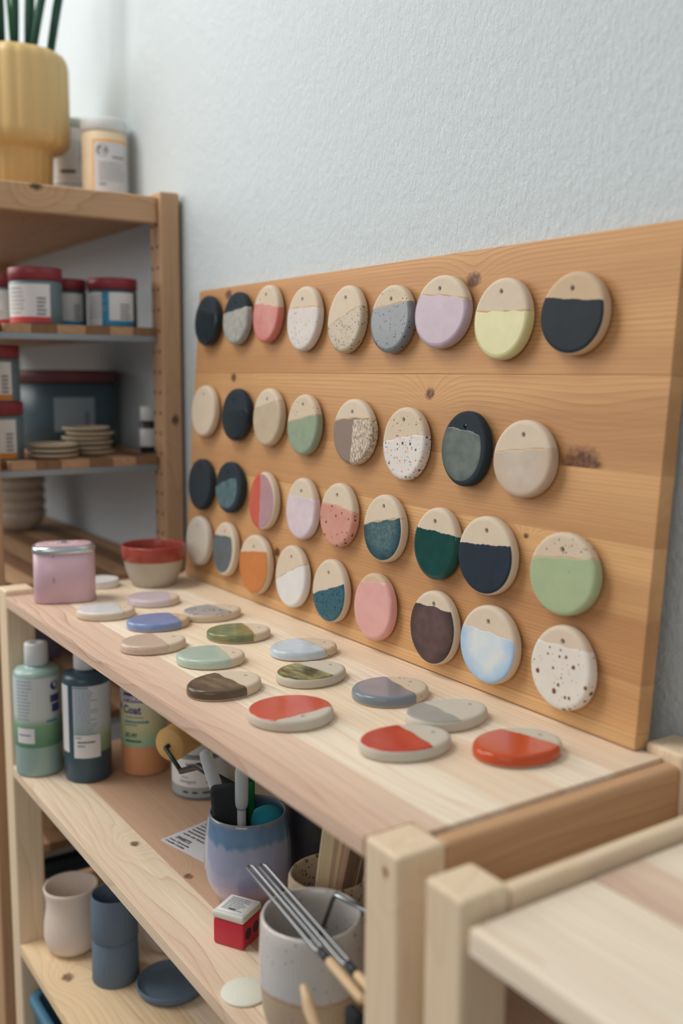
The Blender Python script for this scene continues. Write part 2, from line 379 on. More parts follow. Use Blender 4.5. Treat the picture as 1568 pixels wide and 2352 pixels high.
# ---------------------------------------------------------------- the sample board
YB, LEAN, BL, BR, BH, BT = .2574, .0298, -.0065, .8101, .4043, .016
ang = math.atan2(LEAN, .4032)
board = root('sample_board', 'honey coloured pine board hung with rows of glaze samples, leaning on wall', 'board', (0, YB, 0.0014))
board.rotation_euler = (math.pi/2-ang, 0, 0)
HON = C(212, 160, 108); 
def honey(name, l, d, knots, freq=800, amp=2.2): return wood(name, l, d, freq=freq, amp=amp, knots=knots, contrast=1.05, knot_col=C(92, 58, 42), rough=.5, stretch=1.0, pink=tuple(l[i]*.45+d[i]*.55 for i in range(3))+(1,))
seams = [0, .0125, .051, .101, .158, .214, .2895, .4043]
hm = [honey('honey_a', C(229, 188, 134), C(166, 116, 74), ()), honey('honey_b', C(219, 172, 120), C(150, 98, 60), ()),
      honey('honey_c', C(211, 162, 112), C(142, 92, 56), ((.2517, .0713, .007),)), honey('honey_d', C(225, 180, 126), C(156, 104, 64), ((.6739, .1496, .003),)),
      honey('honey_e', C(223, 176, 124), C(150, 98, 60), ()), honey('honey_f', C(217, 170, 118), C(138, 88, 54), ((.5256, .2707, .0072), (.7301, .2150, .0200), (.1113, .2839, .0075)), freq=640),
      honey('honey_g', C(219, 170, 116), C(140, 88, 54), ((.5774, .3765, .0092), (.0832, .394, .0085)), freq=700)]
for i in range(7):
    box('stave', (BL, BR, seams[i], seams[i+1]-.00002, -BT, 0), hm[i], board, bev=.00022 if 0 < i < 6 else .0006, seg=1)

# ---------------------------------------------------------------- glaze test tiles
def k_(r, g, b): return C(r, g, b, .86)
def kc_(r, g, b): return C(r, g, b, .98)
BRN = C(96, 66, 48); BLK = C(40, 40, 40)
CLAY = dict(be=clay('clay_beige', kc_(209, 194, 174)), tan=clay('clay_tan', kc_(200, 175, 146)), pl=clay('clay_pale', kc_(198, 191, 178)),
            sp=clay('clay_speckled', kc_(206, 190, 168), [(320, .24, .5, BRN)]), bk=clay('clay_black', C(42, 52, 60), rough=.9))
g = glaze
g('black_gloss', C(30, 40, 46), C(38, 48, 54), .16)
g('ash_white', k_(186, 186, 180), k_(150, 152, 150), .6, mscale=120, coat=0)
g('coral_wash', k_(218, 156, 148), k_(202, 126, 120), .35, mscale=45, rim=C(200, 120, 114))
g('white_fleck', kc_(214, 208, 204), kc_(206, 199, 194), .6, [(290, .24, .6, C(140, 104, 80))], coat=0)
g('clear_speck', k_(200, 188, 166), k_(192, 178, 154), .3, [(430, .34, .62, C(60, 62, 62))])
g('grey_speck', C(124, 130, 136), C(116, 122, 128), .2, [(300, .30, .65, C(50, 46, 44))])
g('lilac', k_(194, 178, 192), k_(186, 168, 184), .2)
g('yellow', k_(224, 220, 172), k_(216, 212, 160), .2)
g('ink_black', C(38, 48, 56), C(34, 43, 51), .55, coat=0, spec=.2)
g('sand_clear', k_(206, 190, 164), k_(196, 178, 152), .35)
g('sage', k_(160, 176, 152), k_(146, 166, 144), .22, [(260, .2, .25, BRN)])
g('taupe', k_(150, 134, 122), k_(138, 122, 110), .55, mscale=700, coat=0)
g('white_crackle', kc_(222, 214, 200), kc_(140, 118, 92), .3, mscale=620, contrast=.75, stretch=(1, .45, 1))
g('splatter', kc_(222, 217, 212), kc_(216, 211, 206), .3, [(300, .30, .5, kc_(222, 160, 130)), (240, .34, .35, kc_(60, 92, 132)), (420, .3, .4, kc_(120, 120, 158)), (150, .22, .3, C(40, 66, 106))])
g('smoke_green', k_(126, 136, 132), k_(100, 112, 110), .2, mscale=45, rim=C(80, 92, 92))
g('cream_wash', k_(214, 202, 188), k_(196, 180, 162), .35, mscale=40, rim=C(190, 170, 150))
g('teal_streak', k_(56, 92, 104), k_(110, 138, 140), .3, mscale=120, stretch=(2.4, .7, 1))
g('red_stripe', k_(206, 92, 76), k_(214, 110, 90), .35, mscale=90, stretch=(3, .4, 1))
g('mauve', k_(190, 152, 158), k_(182, 144, 150), .4)
g('pale_mauve', C(222, 213, 218), C(200, 180, 192), .2, mscale=35, contrast=.2)
g('salmon_speck', C(206, 154, 140), C(198, 142, 128), .22, [(210, .3, .55, C(96, 52, 46)), (70, .13, .4, C(70, 44, 42))])
g('teal_deep', k_(36, 74, 88), k_(112, 140, 142), .2, mscale=300, contrast=0, rim=C(26, 62, 78))
g('bottle_green', C(24, 74, 68), C(20, 62, 60), .16)
g('midnight', C(34, 48, 62), C(30, 42, 55), .5, coat=0, spec=.25)
g('mint', k_(178, 196, 158), k_(170, 188, 150), .2, [(200, .16, .2, k_(150, 160, 120))])
g('slate_matte', k_(106, 116, 122), k_(98, 106, 112), .7, coat=0)
g('orange_matte', k_(210, 134, 76), k_(202, 126, 68), .6, coat=0)
g('white_plain', kc_(222, 222, 222), kc_(216, 215, 214), .5, coat=.1)
g('blue_sparkle', C(20, 58, 76), C(64, 118, 128), .2, mscale=520, contrast=.4, specks=[(330, .5, .3, C(24, 50, 112))])
g('rose', C(218, 168, 164), C(212, 160, 156), .2)
g('aubergine', C(98, 78, 78), C(84, 66, 66), .18, mscale=50, rim=C(66, 52, 54))
g('sky', kc_(198, 216, 230), kc_(216, 222, 220), .25, mscale=60, specks=None, rim=C(160, 192, 222))
g('white_spots', kc_(224, 221, 214), kc_(218, 214, 206), .22, [(150, .30, .55, C(122, 78, 56)), (110, .2, .5, C(96, 56, 40)), (420, .25, .3, C(160, 120, 96))])
g('grey_white', C(222, 223, 225), C(210, 211, 214), .18)
g('lilac_pale', C(208, 196, 206), C(202, 188, 198), .18)
g('cornflower', C(112, 140, 188), C(142, 150, 188), .16, mscale=35)
g('scribble', k_(194, 180, 166), k_(168, 172, 178), .4, mscale=30, squiggle=C(60, 64, 72))
g('dusty', C(204, 184, 168), C(194, 172, 156), .25, mscale=300)
g('moss', k_(112, 130, 98), k_(150, 146, 96), .16, mscale=60)
g('celadon', C(182, 198, 184), C(172, 189, 175), .14)
g('ice_blue', kc_(200, 214, 222), kc_(176, 192, 208), .18, mscale=90, contrast=.2)
g('umber', C(136, 118, 98), C(100, 84, 70), .2, mscale=60, stretch=(1, 2.5, 1), rim=C(92, 78, 64))
g('olive_flame', C(50, 60, 50), k_(158, 152, 96), .14, mscale=75, contrast=.7, stretch=(.6, 1.6, 1))
g('grey_violet', k_(150, 142, 148), k_(128, 136, 144), .14, mscale=40, rim=C(122, 132, 142))
g('red_glossy', k_(206, 88, 70), k_(214, 106, 86), .12, mscale=30)
g('grey_soft', k_(178, 174, 166), k_(162, 162, 158), .3, mscale=35)
g('red_orange', k_(206, 84, 62), k_(196, 72, 56), .14, mscale=70)
g('vermilion', k_(210, 92, 54), k_(204, 84, 48), .16, mscale=50)
nail_m = plain('nail_steel', C(128, 130, 128), .35, metal=.9)
TT = .0095
RINGS = [(.0014, 0.0), (.0002, .0012), (0, .0028), (0, .0055), (.0004, .0074), (.0014, .0087), (.0028, .0093), (.0045, TT)]
def outline(a, b, rnd, n):
    e1, e2, p1, p2 = rnd.uniform(-.022, .022), rnd.uniform(-.012, .012), rnd.uniform(0, 6.28), rnd.uniform(0, 6.28)
    egg = rnd.uniform(-.02, .05); P = []
    for k in range(n):
        t = 2*math.pi*k/n; m = 1+e1*math.cos(2*t+p1)*.5+e2*math.cos(3*t+p2)
        P.append((a*math.cos(t)*m*(1-egg*math.sin(t)), b*math.sin(t)*m))
    return P
def inset(P, d):
    out = []; n = len(P)
    for i, (x, y) in enumerate(P):
        r = math.hypot(x, y); out.append((x*(1-d/r), y*(1-d/r)))
    return out
def tile_mesh(P, hx, hy, hr=.0025):
    bm = bmesh.new(); n = len(P); loops = []
    for (d, z) in RINGS: loops.append([bm.verts.new((x, y, z)) for x, y in inset(P, d)])
    for A, B in zip(loops, loops[1:]):
        for k in range(n): bm.faces.new((A[k], A[(k+1) % n], B[(k+1) % n], B[k]))
    m = 12; H = []
    for z in (0.0, TT): H.append([bm.verts.new((hx+hr*math.cos(2*math.pi*k/m), hy+hr*math.sin(2*math.pi*k/m), z)) for k in range(m)])
    for k in range(m): bm.faces.new((H[0][k], H[1][k], H[1][(k+1) % m], H[0][(k+1) % m]))
    bm.edges.index_update()
    for lp, hl in ((loops[0], H[0]), (loops[-1], H[1])):
        es = [bm.edges.get((lp[k], lp[(k+1) % n])) for k in range(n)]+[bm.edges.get((hl[k], hl[(k+1) % m])) for k in range(m)]
        bmesh.ops.triangle_fill(bm, use_beauty=True, use_dissolve=False, edges=es)
    me = bm_mesh(bm, 'tile')
    me.polygons.foreach_set('use_smooth', [abs(p.normal.z) < .999 for p in me.polygons])
    return me
def glaze_mesh(P, a, b, spec, rnd):
    off = .00022+spec.get('lift', 0); ins = spec.get('inset', 0); dx = spec.get('dx', 0); bm = bmesh.new(); n = len(P)
    rings = []
    if spec.get('side') and not ins:
        rings = [(-off, .0016), (-off, .0036), (-off, .0055), (-off*.6+.0004, .0074+off*.7), (.0014, .0087+off*.9), (.0028, .0093+off), (.0045, TT+off)]
    elif spec.get('side') == 0 and not ins:
        rings = [(.0010, .0078), (.0016, .0090+off*.6), (.0028, .0093+off), (.0045, TT+off)]
    else:
        rings = [(ins+.0005, TT-.0004), (ins+.0008, TT+off*.3), (ins+.0018, TT+off*.8), (ins+.0035, TT+off)]
        if ins < .0045: rings[0] = (ins+.0005, .0088); rings[1] = (ins+.0008, .0093+off*.3)
    loops = [[bm.verts.new((x+dx, y, z)) for x, y in inset(P, d)] for d, z in rings]
    base = loops[-1]
    for s in (.8, .6, .4, .2):
        loops.append([bm.verts.new((dx+(v.co.x-dx)*s, v.co.y*s, TT+off)) for v in base])
    for A, B in zip(loops, loops[1:]):
        for k in range(n): bm.faces.new((A[k], A[(k+1) % n], B[(k+1) % n], B[k]))
    c = bm.verts.new((dx, 0, TT+off)); L = loops[-1]
    for k in range(n): bm.faces.new((L[k], L[(k+1) % n], c))
    w1, w2, ph = rnd.uniform(.0002, .0008), rnd.uniform(.0001, .0003), rnd.uniform(0, 6.28)
    arch = spec.get('arch', rnd.uniform(-.0008, .0022))
    for (x0, y0, x1, y1) in spec['lines']:
        p0 = Vector((x0*a, y0*b, 0)); p1 = Vector((x1*a, y1*b, 0)); d = (p1-p0).normalized(); nrm = Vector((-d.y, d.x, 0))
        def wave(co):
            s = (co-p0).dot(d); h = (s/((p1-p0).length)-.5)*2
            return w1*math.sin(s*260+ph)+w2*math.sin(s*900+ph*2)+arch*(1-min(1.4, h*h))
        for v in bm.verts: v.co -= nrm*wave(v.co)
        r = bmesh.ops.bisect_plane(bm, geom=list(bm.verts)+list(bm.edges)+list(bm.faces), plane_co=p0, plane_no=nrm, clear_outer=True)
        cut = [q for q in r['geom_cut'] if isinstance(q, bmesh.types.BMVert)]
        bmesh.ops.bisect_plane(bm, geom=list(bm.verts)+list(bm.edges)+list(bm.faces), plane_co=p0-nrm*.0008, plane_no=nrm)
        for v in bm.verts: v.co += nrm*wave(v.co)
        for v in cut:
            v.co.z -= off*1.25
            if v.co.z < TT-.002: # side wall: pull the edge in to the clay
                r_ = math.hypot(v.co.x, v.co.y); v.co.x *= 1-off*1.3/r_; v.co.y *= 1-off*1.3/r_; v.co.z += off*1.25
    me = bm_mesh(bm, 'glaze'); 
    return me
def toast_mesh(P, a, b, L, rnd_seed, arch):
    # narrow flashed band on the clay just above the glaze line
    rnd = random.Random(rnd_seed); bm = bmesh.new(); n = len(P); o = .00007
    loops = [[bm.verts.new((x, y, z+o*(1 if z > .008 else .3))) for x, y in inset(P, d-o*(1 if z < .0094 else 0))] for d, z in RINGS[3:]]
    for s in (.75, .5, .25): loops.append([bm.verts.new((v.co.x*s, v.co.y*s, TT+o)) for v in loops[4]])
    for A, B in zip(loops, loops[1:]):
        for k in range(n): bm.faces.new((A[k], A[(k+1) % n], B[(k+1) % n], B[k]))
    x0, y0, x1, y1 = L; p0 = Vector((x0*a, y0*b, 0)); p1 = Vector((x1*a, y1*b, 0)); d = (p1-p0).normalized(); nrm = Vector((-d.y, d.x, 0))
    def wave(co):
        s = (co-p0).dot(d); h = (s/((p1-p0).length)-.5)*2
        return .0004*math.sin(s*210+rnd_seed)+arch*(1-min(1.4, h*h))
    for v in bm.verts: v.co -= nrm*wave(v.co)
    ge = lambda: list(bm.verts)+list(bm.edges)+list(bm.faces)
    bmesh.ops.bisect_plane(bm, geom=ge(), plane_co=p0+nrm*.0008, plane_no=nrm, clear_outer=True)
    bmesh.ops.bisect_plane(bm, geom=ge(), plane_co=p0-nrm*.0008, plane_no=nrm, clear_inner=True)
    for v in bm.verts: v.co += nrm*wave(v.co)
    return bm_mesh(bm, 'toast')
TOAST = clay('clay_flashed', kc_(198, 164, 128))
TOASTED = {'clear_speck', 'grey_speck', 'yellow', 'sage', 'taupe', 'cream_wash', 'salmon_speck', 'teal_deep', 'mint', 'white_plain', 'white_fleck', 'lilac', 'grey_white', 'cornflower', 'moss', 'ice_blue', 'grey_violet', 'dusty'}
def G(L, mat, side, ins=0): return dict(lines=[L], mat=mat, side=side, inset=ins)
def make_tile(idx, name, a, b, clay_key, glz, label, group, loc, rot, hole_v=.66, hole_u=0.0):
    rnd = random.Random(100+idx); n = 56
    P = outline(a, b, rnd, n); t = root(name, label, 'glaze tile', loc, group=group); t.rotation_euler = rot
    hx, hy = a*(hole_u+rnd.uniform(-.04, .04)), b*hole_v
    body = mobj('clay_body', tile_mesh(P, hx, hy), CLAY[clay_key], t, smooth=False)
    for s in glz:
        s['arch'] = rnd.uniform(-.0006, .0020)
        gm = glaze_mesh(P, a, b, s, rnd)
        go = mobj('glaze', gm, MATS[s['mat']], t)
        gm.polygons.foreach_set('use_smooth', [abs(q_.normal.z) < .9995 for q_ in gm.polygons])
        if s['mat'] in TOASTED: mobj('flashed_edge', toast_mesh(P, a, b, s['lines'][0], idx, s['arch']), TOAST, t)
    return hx, hy
BOARD_TILES = [
    ((0.0353,0.3604,0.0343,0.0339), (-0.80,0.42,1.26,0.15), 'bk', lambda L: [G(L, 'black_gloss',1)], 'all black tile at the left end of the top row'),
    ((0.1218,0.3601,0.0341,0.0338), (-0.96,0.20,1.12,0.42), 'bk', lambda L: [G(L, 'ash_white',1)], 'black tile dipped in mottled ash white, second in the top row'),
    ((0.2019,0.3621,0.0322,0.0350), (-0.93,0.38,1.04,0.18), 'sp', lambda L: [G(L, 'coral_wash',1)], 'speckled beige tile with washed coral pink glaze, top row'),
    ((0.2900,0.3525,0.0347,0.0369), (-0.97,0.32,0.95,0.32), 'be', lambda L: [G(L, 'white_fleck',1)], 'beige tile with matte white glaze and tiny tan flecks, top row'),
    ((0.3785,0.3479,0.0337,0.0363), (-0.91,-0.22,0.90,0.36), 'be', lambda L: [G(L, 'clear_speck',1)], 'beige tile with diagonal sandy glaze full of black specks'),
    ((0.4621,0.3448,0.0343,0.0345), (-0.87,0.32,0.99,0.49), 'sp', lambda L: [G(L, 'grey_speck',1)], 'speckled tile with smooth mid grey glaze, top row'),
    ((0.5417,0.3486,0.0391,0.0348), (-0.84,0.47,0.89,0.30), 'be', lambda L: [G(L, 'lilac',1)], 'beige tile with plain lilac glaze beside the yellow one'),
    ((0.6275,0.3382,0.0353,0.0357), (-0.90,0.20,0.96,0.15), 'be', lambda L: [G(L, 'yellow',1)], 'beige tile with pale lemon yellow glaze, top row'),
    ((0.7126,0.3388,0.0359,0.0337), (-0.86,0.43,0.98,0.26), 'tan', lambda L: [G(L, 'ink_black',0)], 'large tan tile with blue black glaze at right end of top row'),
    ((0.0415,0.2365,0.0361,0.0353), (), 'be', lambda L: [], 'bare beige tile at the left end of the second row'),
    ((0.1348,0.2350,0.0356,0.0341), (-0.83,-0.03,0.92,0.24), 'bk', lambda L: [G(L, 'black_gloss',1)], 'glossy black tile with a ridge across, second row'),
    ((0.2194,0.2348,0.0339,0.0357), (-0.92,0.29,0.86,0.67), 'be', lambda L: [G(L, 'sand_clear',1)], 'sandy beige tile with thin clear glaze, third in second row'),
    ((0.3039,0.2296,0.0333,0.0353), (-0.92,0.05,0.98,0.39), 'sp', lambda L: [G(L, 'sage',1)], 'speckled beige tile with sage green lower half, second row'),
    ((0.4076,0.2265,0.0370,0.0353), (-0.90,0.30,0.89,0.42), 'be', lambda L: [G(L, 'taupe',1), dict(lines=[(-.9,.30,.89,.42),(.02,-1.2,.10,1.2)], mat='white_crackle', side=1, lift=.0002)], 'beige tile glazed taupe on left and crackled white on right'),
    ((0.4998,0.2196,0.0347,0.0366), (-0.95,-0.03,1.15,0.28), 'sp', lambda L: [G(L, 'splatter',1)], 'tile with white lower half splattered in blue and orange dots'),
    ((0.5916,0.2201,0.0319,0.0352), (-0.89,0.53,0.90,0.34), 'bk', lambda L: [dict(lines=[(-.89,.53,.90,.34)], mat='smoke_green', side=1, inset=.0035, dx=-.0022)], 'black tile with smoky grey green glaze, second row'),
    ((0.6689,0.2162,0.0364,0.0336), (-0.93,0.10,0.95,0.33), 'be', lambda L: [G(L, 'cream_wash',1)], 'cream tile with thin brown line, right end of second row'),
    ((0.0420,0.1351,0.0348,0.0355), (), 'bk', lambda L: [], 'matte black tile at the left end of the third row'),
    ((0.1284,0.1390,0.0357,0.0339), (-0.83,-0.13,0.78,0.43), 'bk', lambda L: [dict(lines=[(-.9,-.05,.6,.43)], mat='teal_streak', side=0, inset=.005, dx=-.004)], 'black tile with streaky teal patch, second in third row'),
    ((0.2200,0.1310,0.0327,0.0359), (-0.16,0.94,-0.02,-0.90), 'be', lambda L: [dict(lines=[(-.14,1.2,-.04,-1.2)], mat='red_stripe', side=1), dict(lines=[(-.04,-1.2,-.14,1.2)], mat='mauve', side=1, inset=.002)], 'tile split upright into red left part and mauve right part'),
    ((0.3117,0.1315,0.0321,0.0359), (-0.92,0.40,0.92,0.38), 'be', lambda L: [G(L, 'pale_mauve',1)], 'beige tile with pale mauve white glaze, third row'),
    ((0.3882,0.1335,0.0332,0.0356), (-0.77,0.29,0.96,0.17), 'be', lambda L: [G(L, 'salmon_speck',1)], 'beige tile with salmon glaze and dark brown specks'),
    ((0.4749,0.1298,0.0340,0.0350), (-0.96,0.01,0.86,0.40), 'be', lambda L: [G(L, 'teal_deep',1,ins=.0015)], 'beige tile with mottled deep teal glaze, third row'),
    ((0.5609,0.1265,0.0321,0.0353), (-0.88,0.35,1.02,0.30), 'be', lambda L: [G(L, 'bottle_green',1)], 'beige tile with dark bottle green glaze, third row'),
    ((0.6322,0.1256,0.0367,0.0358), (-0.94,0.22,0.97,0.38), 'be', lambda L: [G(L, 'midnight',0)], 'beige tile with midnight navy glaze beside the bottle green one'),
    ((0.7266,0.1250,0.0372,0.0348), (-0.91,0.25,0.85,0.47), 'sp', lambda L: [G(L, 'mint',1)], 'speckled tile with mint green glaze, right end of third row'),
    ((0.0447,0.0557,0.0351,0.0342), (), 'pl', lambda L: [], 'bare pale grey tile at the left end of the bottom row'),
    ((0.1260,0.0561,0.0315,0.0361), (-0.91,0.43,0.85,0.54), 'be', lambda L: [dict(lines=[(-.91,.43,.85,.54)], mat='slate_matte', side=0, inset=.003, dx=-.002)], 'beige tile with matte slate grey glaze, bottom row'),
    ((0.2090,0.0490,0.0381,0.0371), (-0.96,0.28,0.85,0.55), 'be', lambda L: [G(L, 'orange_matte',0)], 'beige tile with matte orange glaze, bottom row'),
    ((0.2985,0.0492,0.0344,0.0368), (-0.87,-0.24,0.88,0.51), 'be', lambda L: [G(L, 'white_plain',1)], 'beige tile with diagonal plain white glaze, bottom row'),
    ((0.3828,0.0470,0.0337,0.0354), (-0.92,-0.23,0.95,0.38), 'be', lambda L: [G(L, 'blue_sparkle',0)], 'beige tile with crystalline dark blue green glaze, bottom row'),
    ((0.4669,0.0456,0.0338,0.0353), (-0.71,0.65,0.58,0.81), 'tan', lambda L: [G(L, 'rose',1)], 'tile almost fully covered in rose pink glaze, bottom row'),
    ((0.5662,0.0447,0.0343,0.0358), (-0.82,0.53,0.93,0.54), 'be', lambda L: [G(L, 'aubergine',0)], 'beige tile with dark aubergine brown glaze, bottom row'),
    ((0.6447,0.0461,0.0369,0.0355), (-0.88,0.33,0.94,0.28), 'be', lambda L: [G(L, 'sky',0)], 'beige tile with sky blue and white glaze, bottom row'),
    ((0.7344,0.0473,0.0338,0.0352), (-0.77,0.52,0.78,0.56), 'be', lambda L: [G(L, 'white_spots',1)], 'beige tile with white glaze and brown spots, right end of bottom row'),
]
SHELF_TILES = [
    ((0.1694,0.0721,0.0345,0.0295,1.187), (0.33,0.96,0.65,-1.02), 'be', lambda L: [G(L, 'grey_white',0)], 'lying tile with pale grey white glaze, beside the pink tin'),
    ((0.1364,0.1478,0.0330,0.0300,0.922), (0.32,0.99,0.86,-0.97), 'be', lambda L: [G(L, 'lilac_pale',1)], 'lying tile with pale lilac glaze, in front of the red rimmed bowl'),
    ((0.2494,0.1048,0.0361,0.0289,1.452), (0.54,0.66,0.54,-1.32), 'tan', lambda L: [G(L, 'cornflower',1)], 'lying tile with cornflower blue glaze'),
    ((0.2425,0.1773,0.0360,0.0285,1.518), (0.24,0.50,0.47,-1.02), 'sp', lambda L: [G(L, 'scribble',0)], 'lying speckled tile with black squiggles and a grey blue patch'),
    ((0.3324,0.0633,0.0349,0.0292,1.486), (0.16,0.91,0.20,-0.89), 'be', lambda L: [G(L, 'dusty',1)], 'lying tile with dusty pink beige glaze, nearest shelf edge on left'),
    ((0.3424,0.1601,0.0351,0.0292,1.208), (0.19,0.89,0.40,-0.97), 'be', lambda L: [G(L, 'moss',1)], 'lying tile with mossy green glaze running down its side'),
    ((0.4115,0.0914,0.0348,0.0302,1.061), (0.10,0.94,0.63,-0.80), 'be', lambda L: [G(L, 'celadon',1)], 'lying tile with pale celadon glaze'),
    ((0.4368,0.1864,0.0358,0.0293,1.424), (0.16,0.83,0.39,-1.01), 'sp', lambda L: [G(L, 'ice_blue',1)], 'lying speckled tile with icy light blue glaze'),
    ((0.5018,0.0606,0.0367,0.0292,1.728), (0.22,0.96,0.07,-1.34), 'be', lambda L: [G(L, 'umber',1)], 'lying tile with brown umber glaze'),
    ((0.5154,0.1468,0.0362,0.0291,1.674), (0.02,1.04,0.14,-1.08), 'pl', lambda L: [G(L, 'olive_flame',0)], 'lying tile with dark olive and yellow flamed glaze'),
    ((0.5986,0.1787,0.0360,0.0320,1.578), (0.39,0.94,0.15,-1.04), 'sp', lambda L: [G(L, 'grey_violet',1)], 'lying speckled tile with grey violet glaze'),
    ((0.5993,0.0736,0.0355,0.0367,-0.038), (0.10,0.90,0.34,-0.88), 'pl', lambda L: [G(L, 'red_glossy',0)], 'lying tile with shiny red dished glaze and white rim'),
    ((0.6751,0.1817,0.0381,0.0285,1.544), (-0.13,0.74,-0.16,-1.19), 'pl', lambda L: [G(L, 'grey_soft',0)], 'lying pale tile with soft grey smudge, beside the board'),
    ((0.7071,0.1130,0.0380,0.0292,1.416), (0.18,0.95,0.25,-1.15), 'pl', lambda L: [G(L, 'red_orange',0)], 'lying tile with streaky red glaze, in front of the grey smudged one'),
    ((0.7616,0.1800,0.0376,0.0303,1.555), (0.20,0.91,0.58,-0.89), 'pl', lambda L: [G(L, 'vermilion',1)], 'lying tile with vermilion glaze down its side, furthest right'),
]
for i, ((cx, cy, a, b), L, ck, gl, lab) in enumerate(BOARD_TILES):
    R = Matrix.Rotation(math.pi/2-ang, 4, 'X'); O = Vector((0, YB, .0014))
    gap = .0026; base_p = O+R @ Vector((cx, cy, 0)); k_r = gap/(base_p.y-CAM.y)  # hung on nails, a little off the board
    cx += (CAM.x-base_p.x)*k_r; cy += (CAM.z-base_p.z)*k_r
    loc = O+R @ Vector((cx, cy, gap)); hv = .62+.04*((i*7) % 5-2)/2
    hx, hy = make_tile(i, 'glaze_tile', a, b, ck, gl(L), lab, 'glaze samples hanging on the board', loc, (math.pi/2-ang, 0, 0), hv)
    gg = lathe([(.0008, -.006), (.0008, .0104), (.0012, .0106), (.0012, .0112), (.0006, .0115)], 10)
    mobj('nail', gg, nail_m, board, loc=(cx+hx, cy+hy+.0013, 0))
for i, ((cx, cy, q2, q3, al), (g0, g1, g2, g3), ck, gl, lab) in enumerate(SHELF_TILES):
    L = (-g1, g0+(.28 if i == 11 else 0), -g3, g2+(.28 if i == 11 else 0))
    make_tile(60+i, 'glaze_tile', q3, q2, ck, gl(L), lab, 'glaze samples lying on the shelf top', (cx, cy, .0002), (0, 0, al-math.pi/2), .68)

# ---------------------------------------------------------------- things on the shelf top
ink = plain('print_black', C(44, 48, 52), .6); ink_g = plain('print_grey', C(120, 124, 130), .6); ink_b = plain('print_blue', C(70, 120, 160), .6)
ink_l = plain('print_pale_blue', C(110, 140, 165), .6); ink_t = plain('print_teal', C(50, 130, 150), .6); ink_p = plain('print_violet', C(74, 66, 122), .6)
ink_w = plain('print_white', C(232, 232, 236), .6); ink_gl = plain('print_light_grey', C(168, 170, 172), .6)
paper = plain('label_white', C(222, 224, 226), .55); capw = plain('cap_white', C(214, 219, 221), .45)
# pink tin
tin = root('tin', 'pink tin with silver rim standing at the left end of the shelf', 'tin', (.058, .0600, 0), face_az(.058, .06)+math.pi/2)
pinkm = plain('pink_enamel', C(204, 174, 188), .35, coat=.2); silver = plain('silver_band', C(200, 210, 214), .25, metal=.9); pink_lid = plain('pink_lid', C(206, 174, 184), .4, coat=.2)
def sq(a, b, n=3.2, N_=56, z=0, grow=0):
    P = []
    for k in range(N_):
        t = 2*math.pi*k/N_; c, s = math.cos(t), math.sin(t)
        P.append(((a+grow)*math.copysign(abs(c)**(2/n), c), (b+grow)*math.copysign(abs(s)**(2/n), s), z))
    return P
def loft(rings, cap0=True, cap1=True):
    n = len(rings[0]); V = [p for r in rings for p in r]; Fc = []
    for i in range(len(rings)-1):
        for k in range(n): Fc.append((i*n+k, i*n+(k+1) % n, (i+1)*n+(k+1) % n, (i+1)*n+k))
    if cap0: Fc.append(tuple(range(n-1, -1, -1)))
    if cap1: Fc.append(tuple((len(rings)-1)*n+k for k in range(n)))
    return V, Fc
A_, B_ = .0385, .026
mobj('tin_body', loft([sq(A_, B_, z=z, grow=gr) for z, gr in ((.0008, -.001), (.0016, 0), (.064, -.0004), (.0645, -.0014))]), pinkm, tin)
mobj('tin_base', loft([sq(A_, B_, z=z, grow=-.0015) for z in (0, .0012)]), plain('tin_dark', C(60, 50, 52), .6), tin)
mobj('silver_rim', loft([sq(A_, B_, z=z, grow=gr) for z, gr in ((.0642, .0002), (.065, .0007), (.069, .0007), (.0715, -.0006), (.0728, -.0028))]), silver, tin)
lid = mobj('lid', loft([sq(A_, B_, z=z, grow=gr) for z, gr in ((.0726, -.0032), (.0738, -.005), (.0744, -.010))]), pink_lid, tin)
mobj('embossed_ring', lathe([(.004, .0743), (.0046, .0752), (.0058, .0752), (.0064, .0743)], 24, False, False), pink_lid, lid, loc=(-.012, 0, 0))
mobj('embossed_ring', lathe([(.004, .0743), (.0046, .0752), (.0058, .0752), (.0064, .0743)], 24, False, False), pink_lid, lid, loc=(.014, .002, 0))
box('clasp', (-.003, .004, -.006, .002, .0742, .0762), silver, lid, bev=.0006)
for z in (.060, .028): box('scratch', (-.0135, -.0128, -B_-.0002, -B_+.002, z, z+(.003 if z > .05 else .006)), plain('scratch_mark', C(120, 90, 100), .7), tin, bev=0)
# bowl
bw = root('bowl', 'small beige bowl with red glazed rim near the board', 'bowl', (.030, .194, 0))
outer = [(.0005, .0012), (.026, .0), (.029, .0015), (.034, .012), (.0385, .026), (.0405, .036)]
mobj('bowl_body', lathe(outer+[(.042, .0375), (.0428, .052), (.0432, .0555), (.0424, .0566), (.0410, .0558), (.0400, .045), (.036, .022), (.028, .008), (.0005, .005)], 56, False, False), clay('clay_bowl', C(182, 176, 162), rough=.6), bw)
redg = glaze('bowl_red', C(168, 80, 70), C(150, 66, 58), .14, mscale=60)
mobj('red_rim_glaze', lathe([(.0412, .0362), (.0424, .0372), (.0433, .046), (.0437, .0553), (.0428, .0573), (.0410, .0571), (.0402, .055), (.0396, .044), (.0354, .022), (.0272, .0085), (.0005, .0054)], 56, False, False), redg, bw)
# white plastic lid
wl = root('white_disc', 'thick round white disc lying behind the pink tin', 'disc', (.004, .1285, 0))
mobj('disc_body', lathe([(.0225, 0), (.0235, .001), (.0235, .0095), (.0228, .0108), (.021, .0112), (.0195, .0106), (.0005, .0106)], 44, True, False), plain('lid_white', C(226, 228, 226), .45), wl)

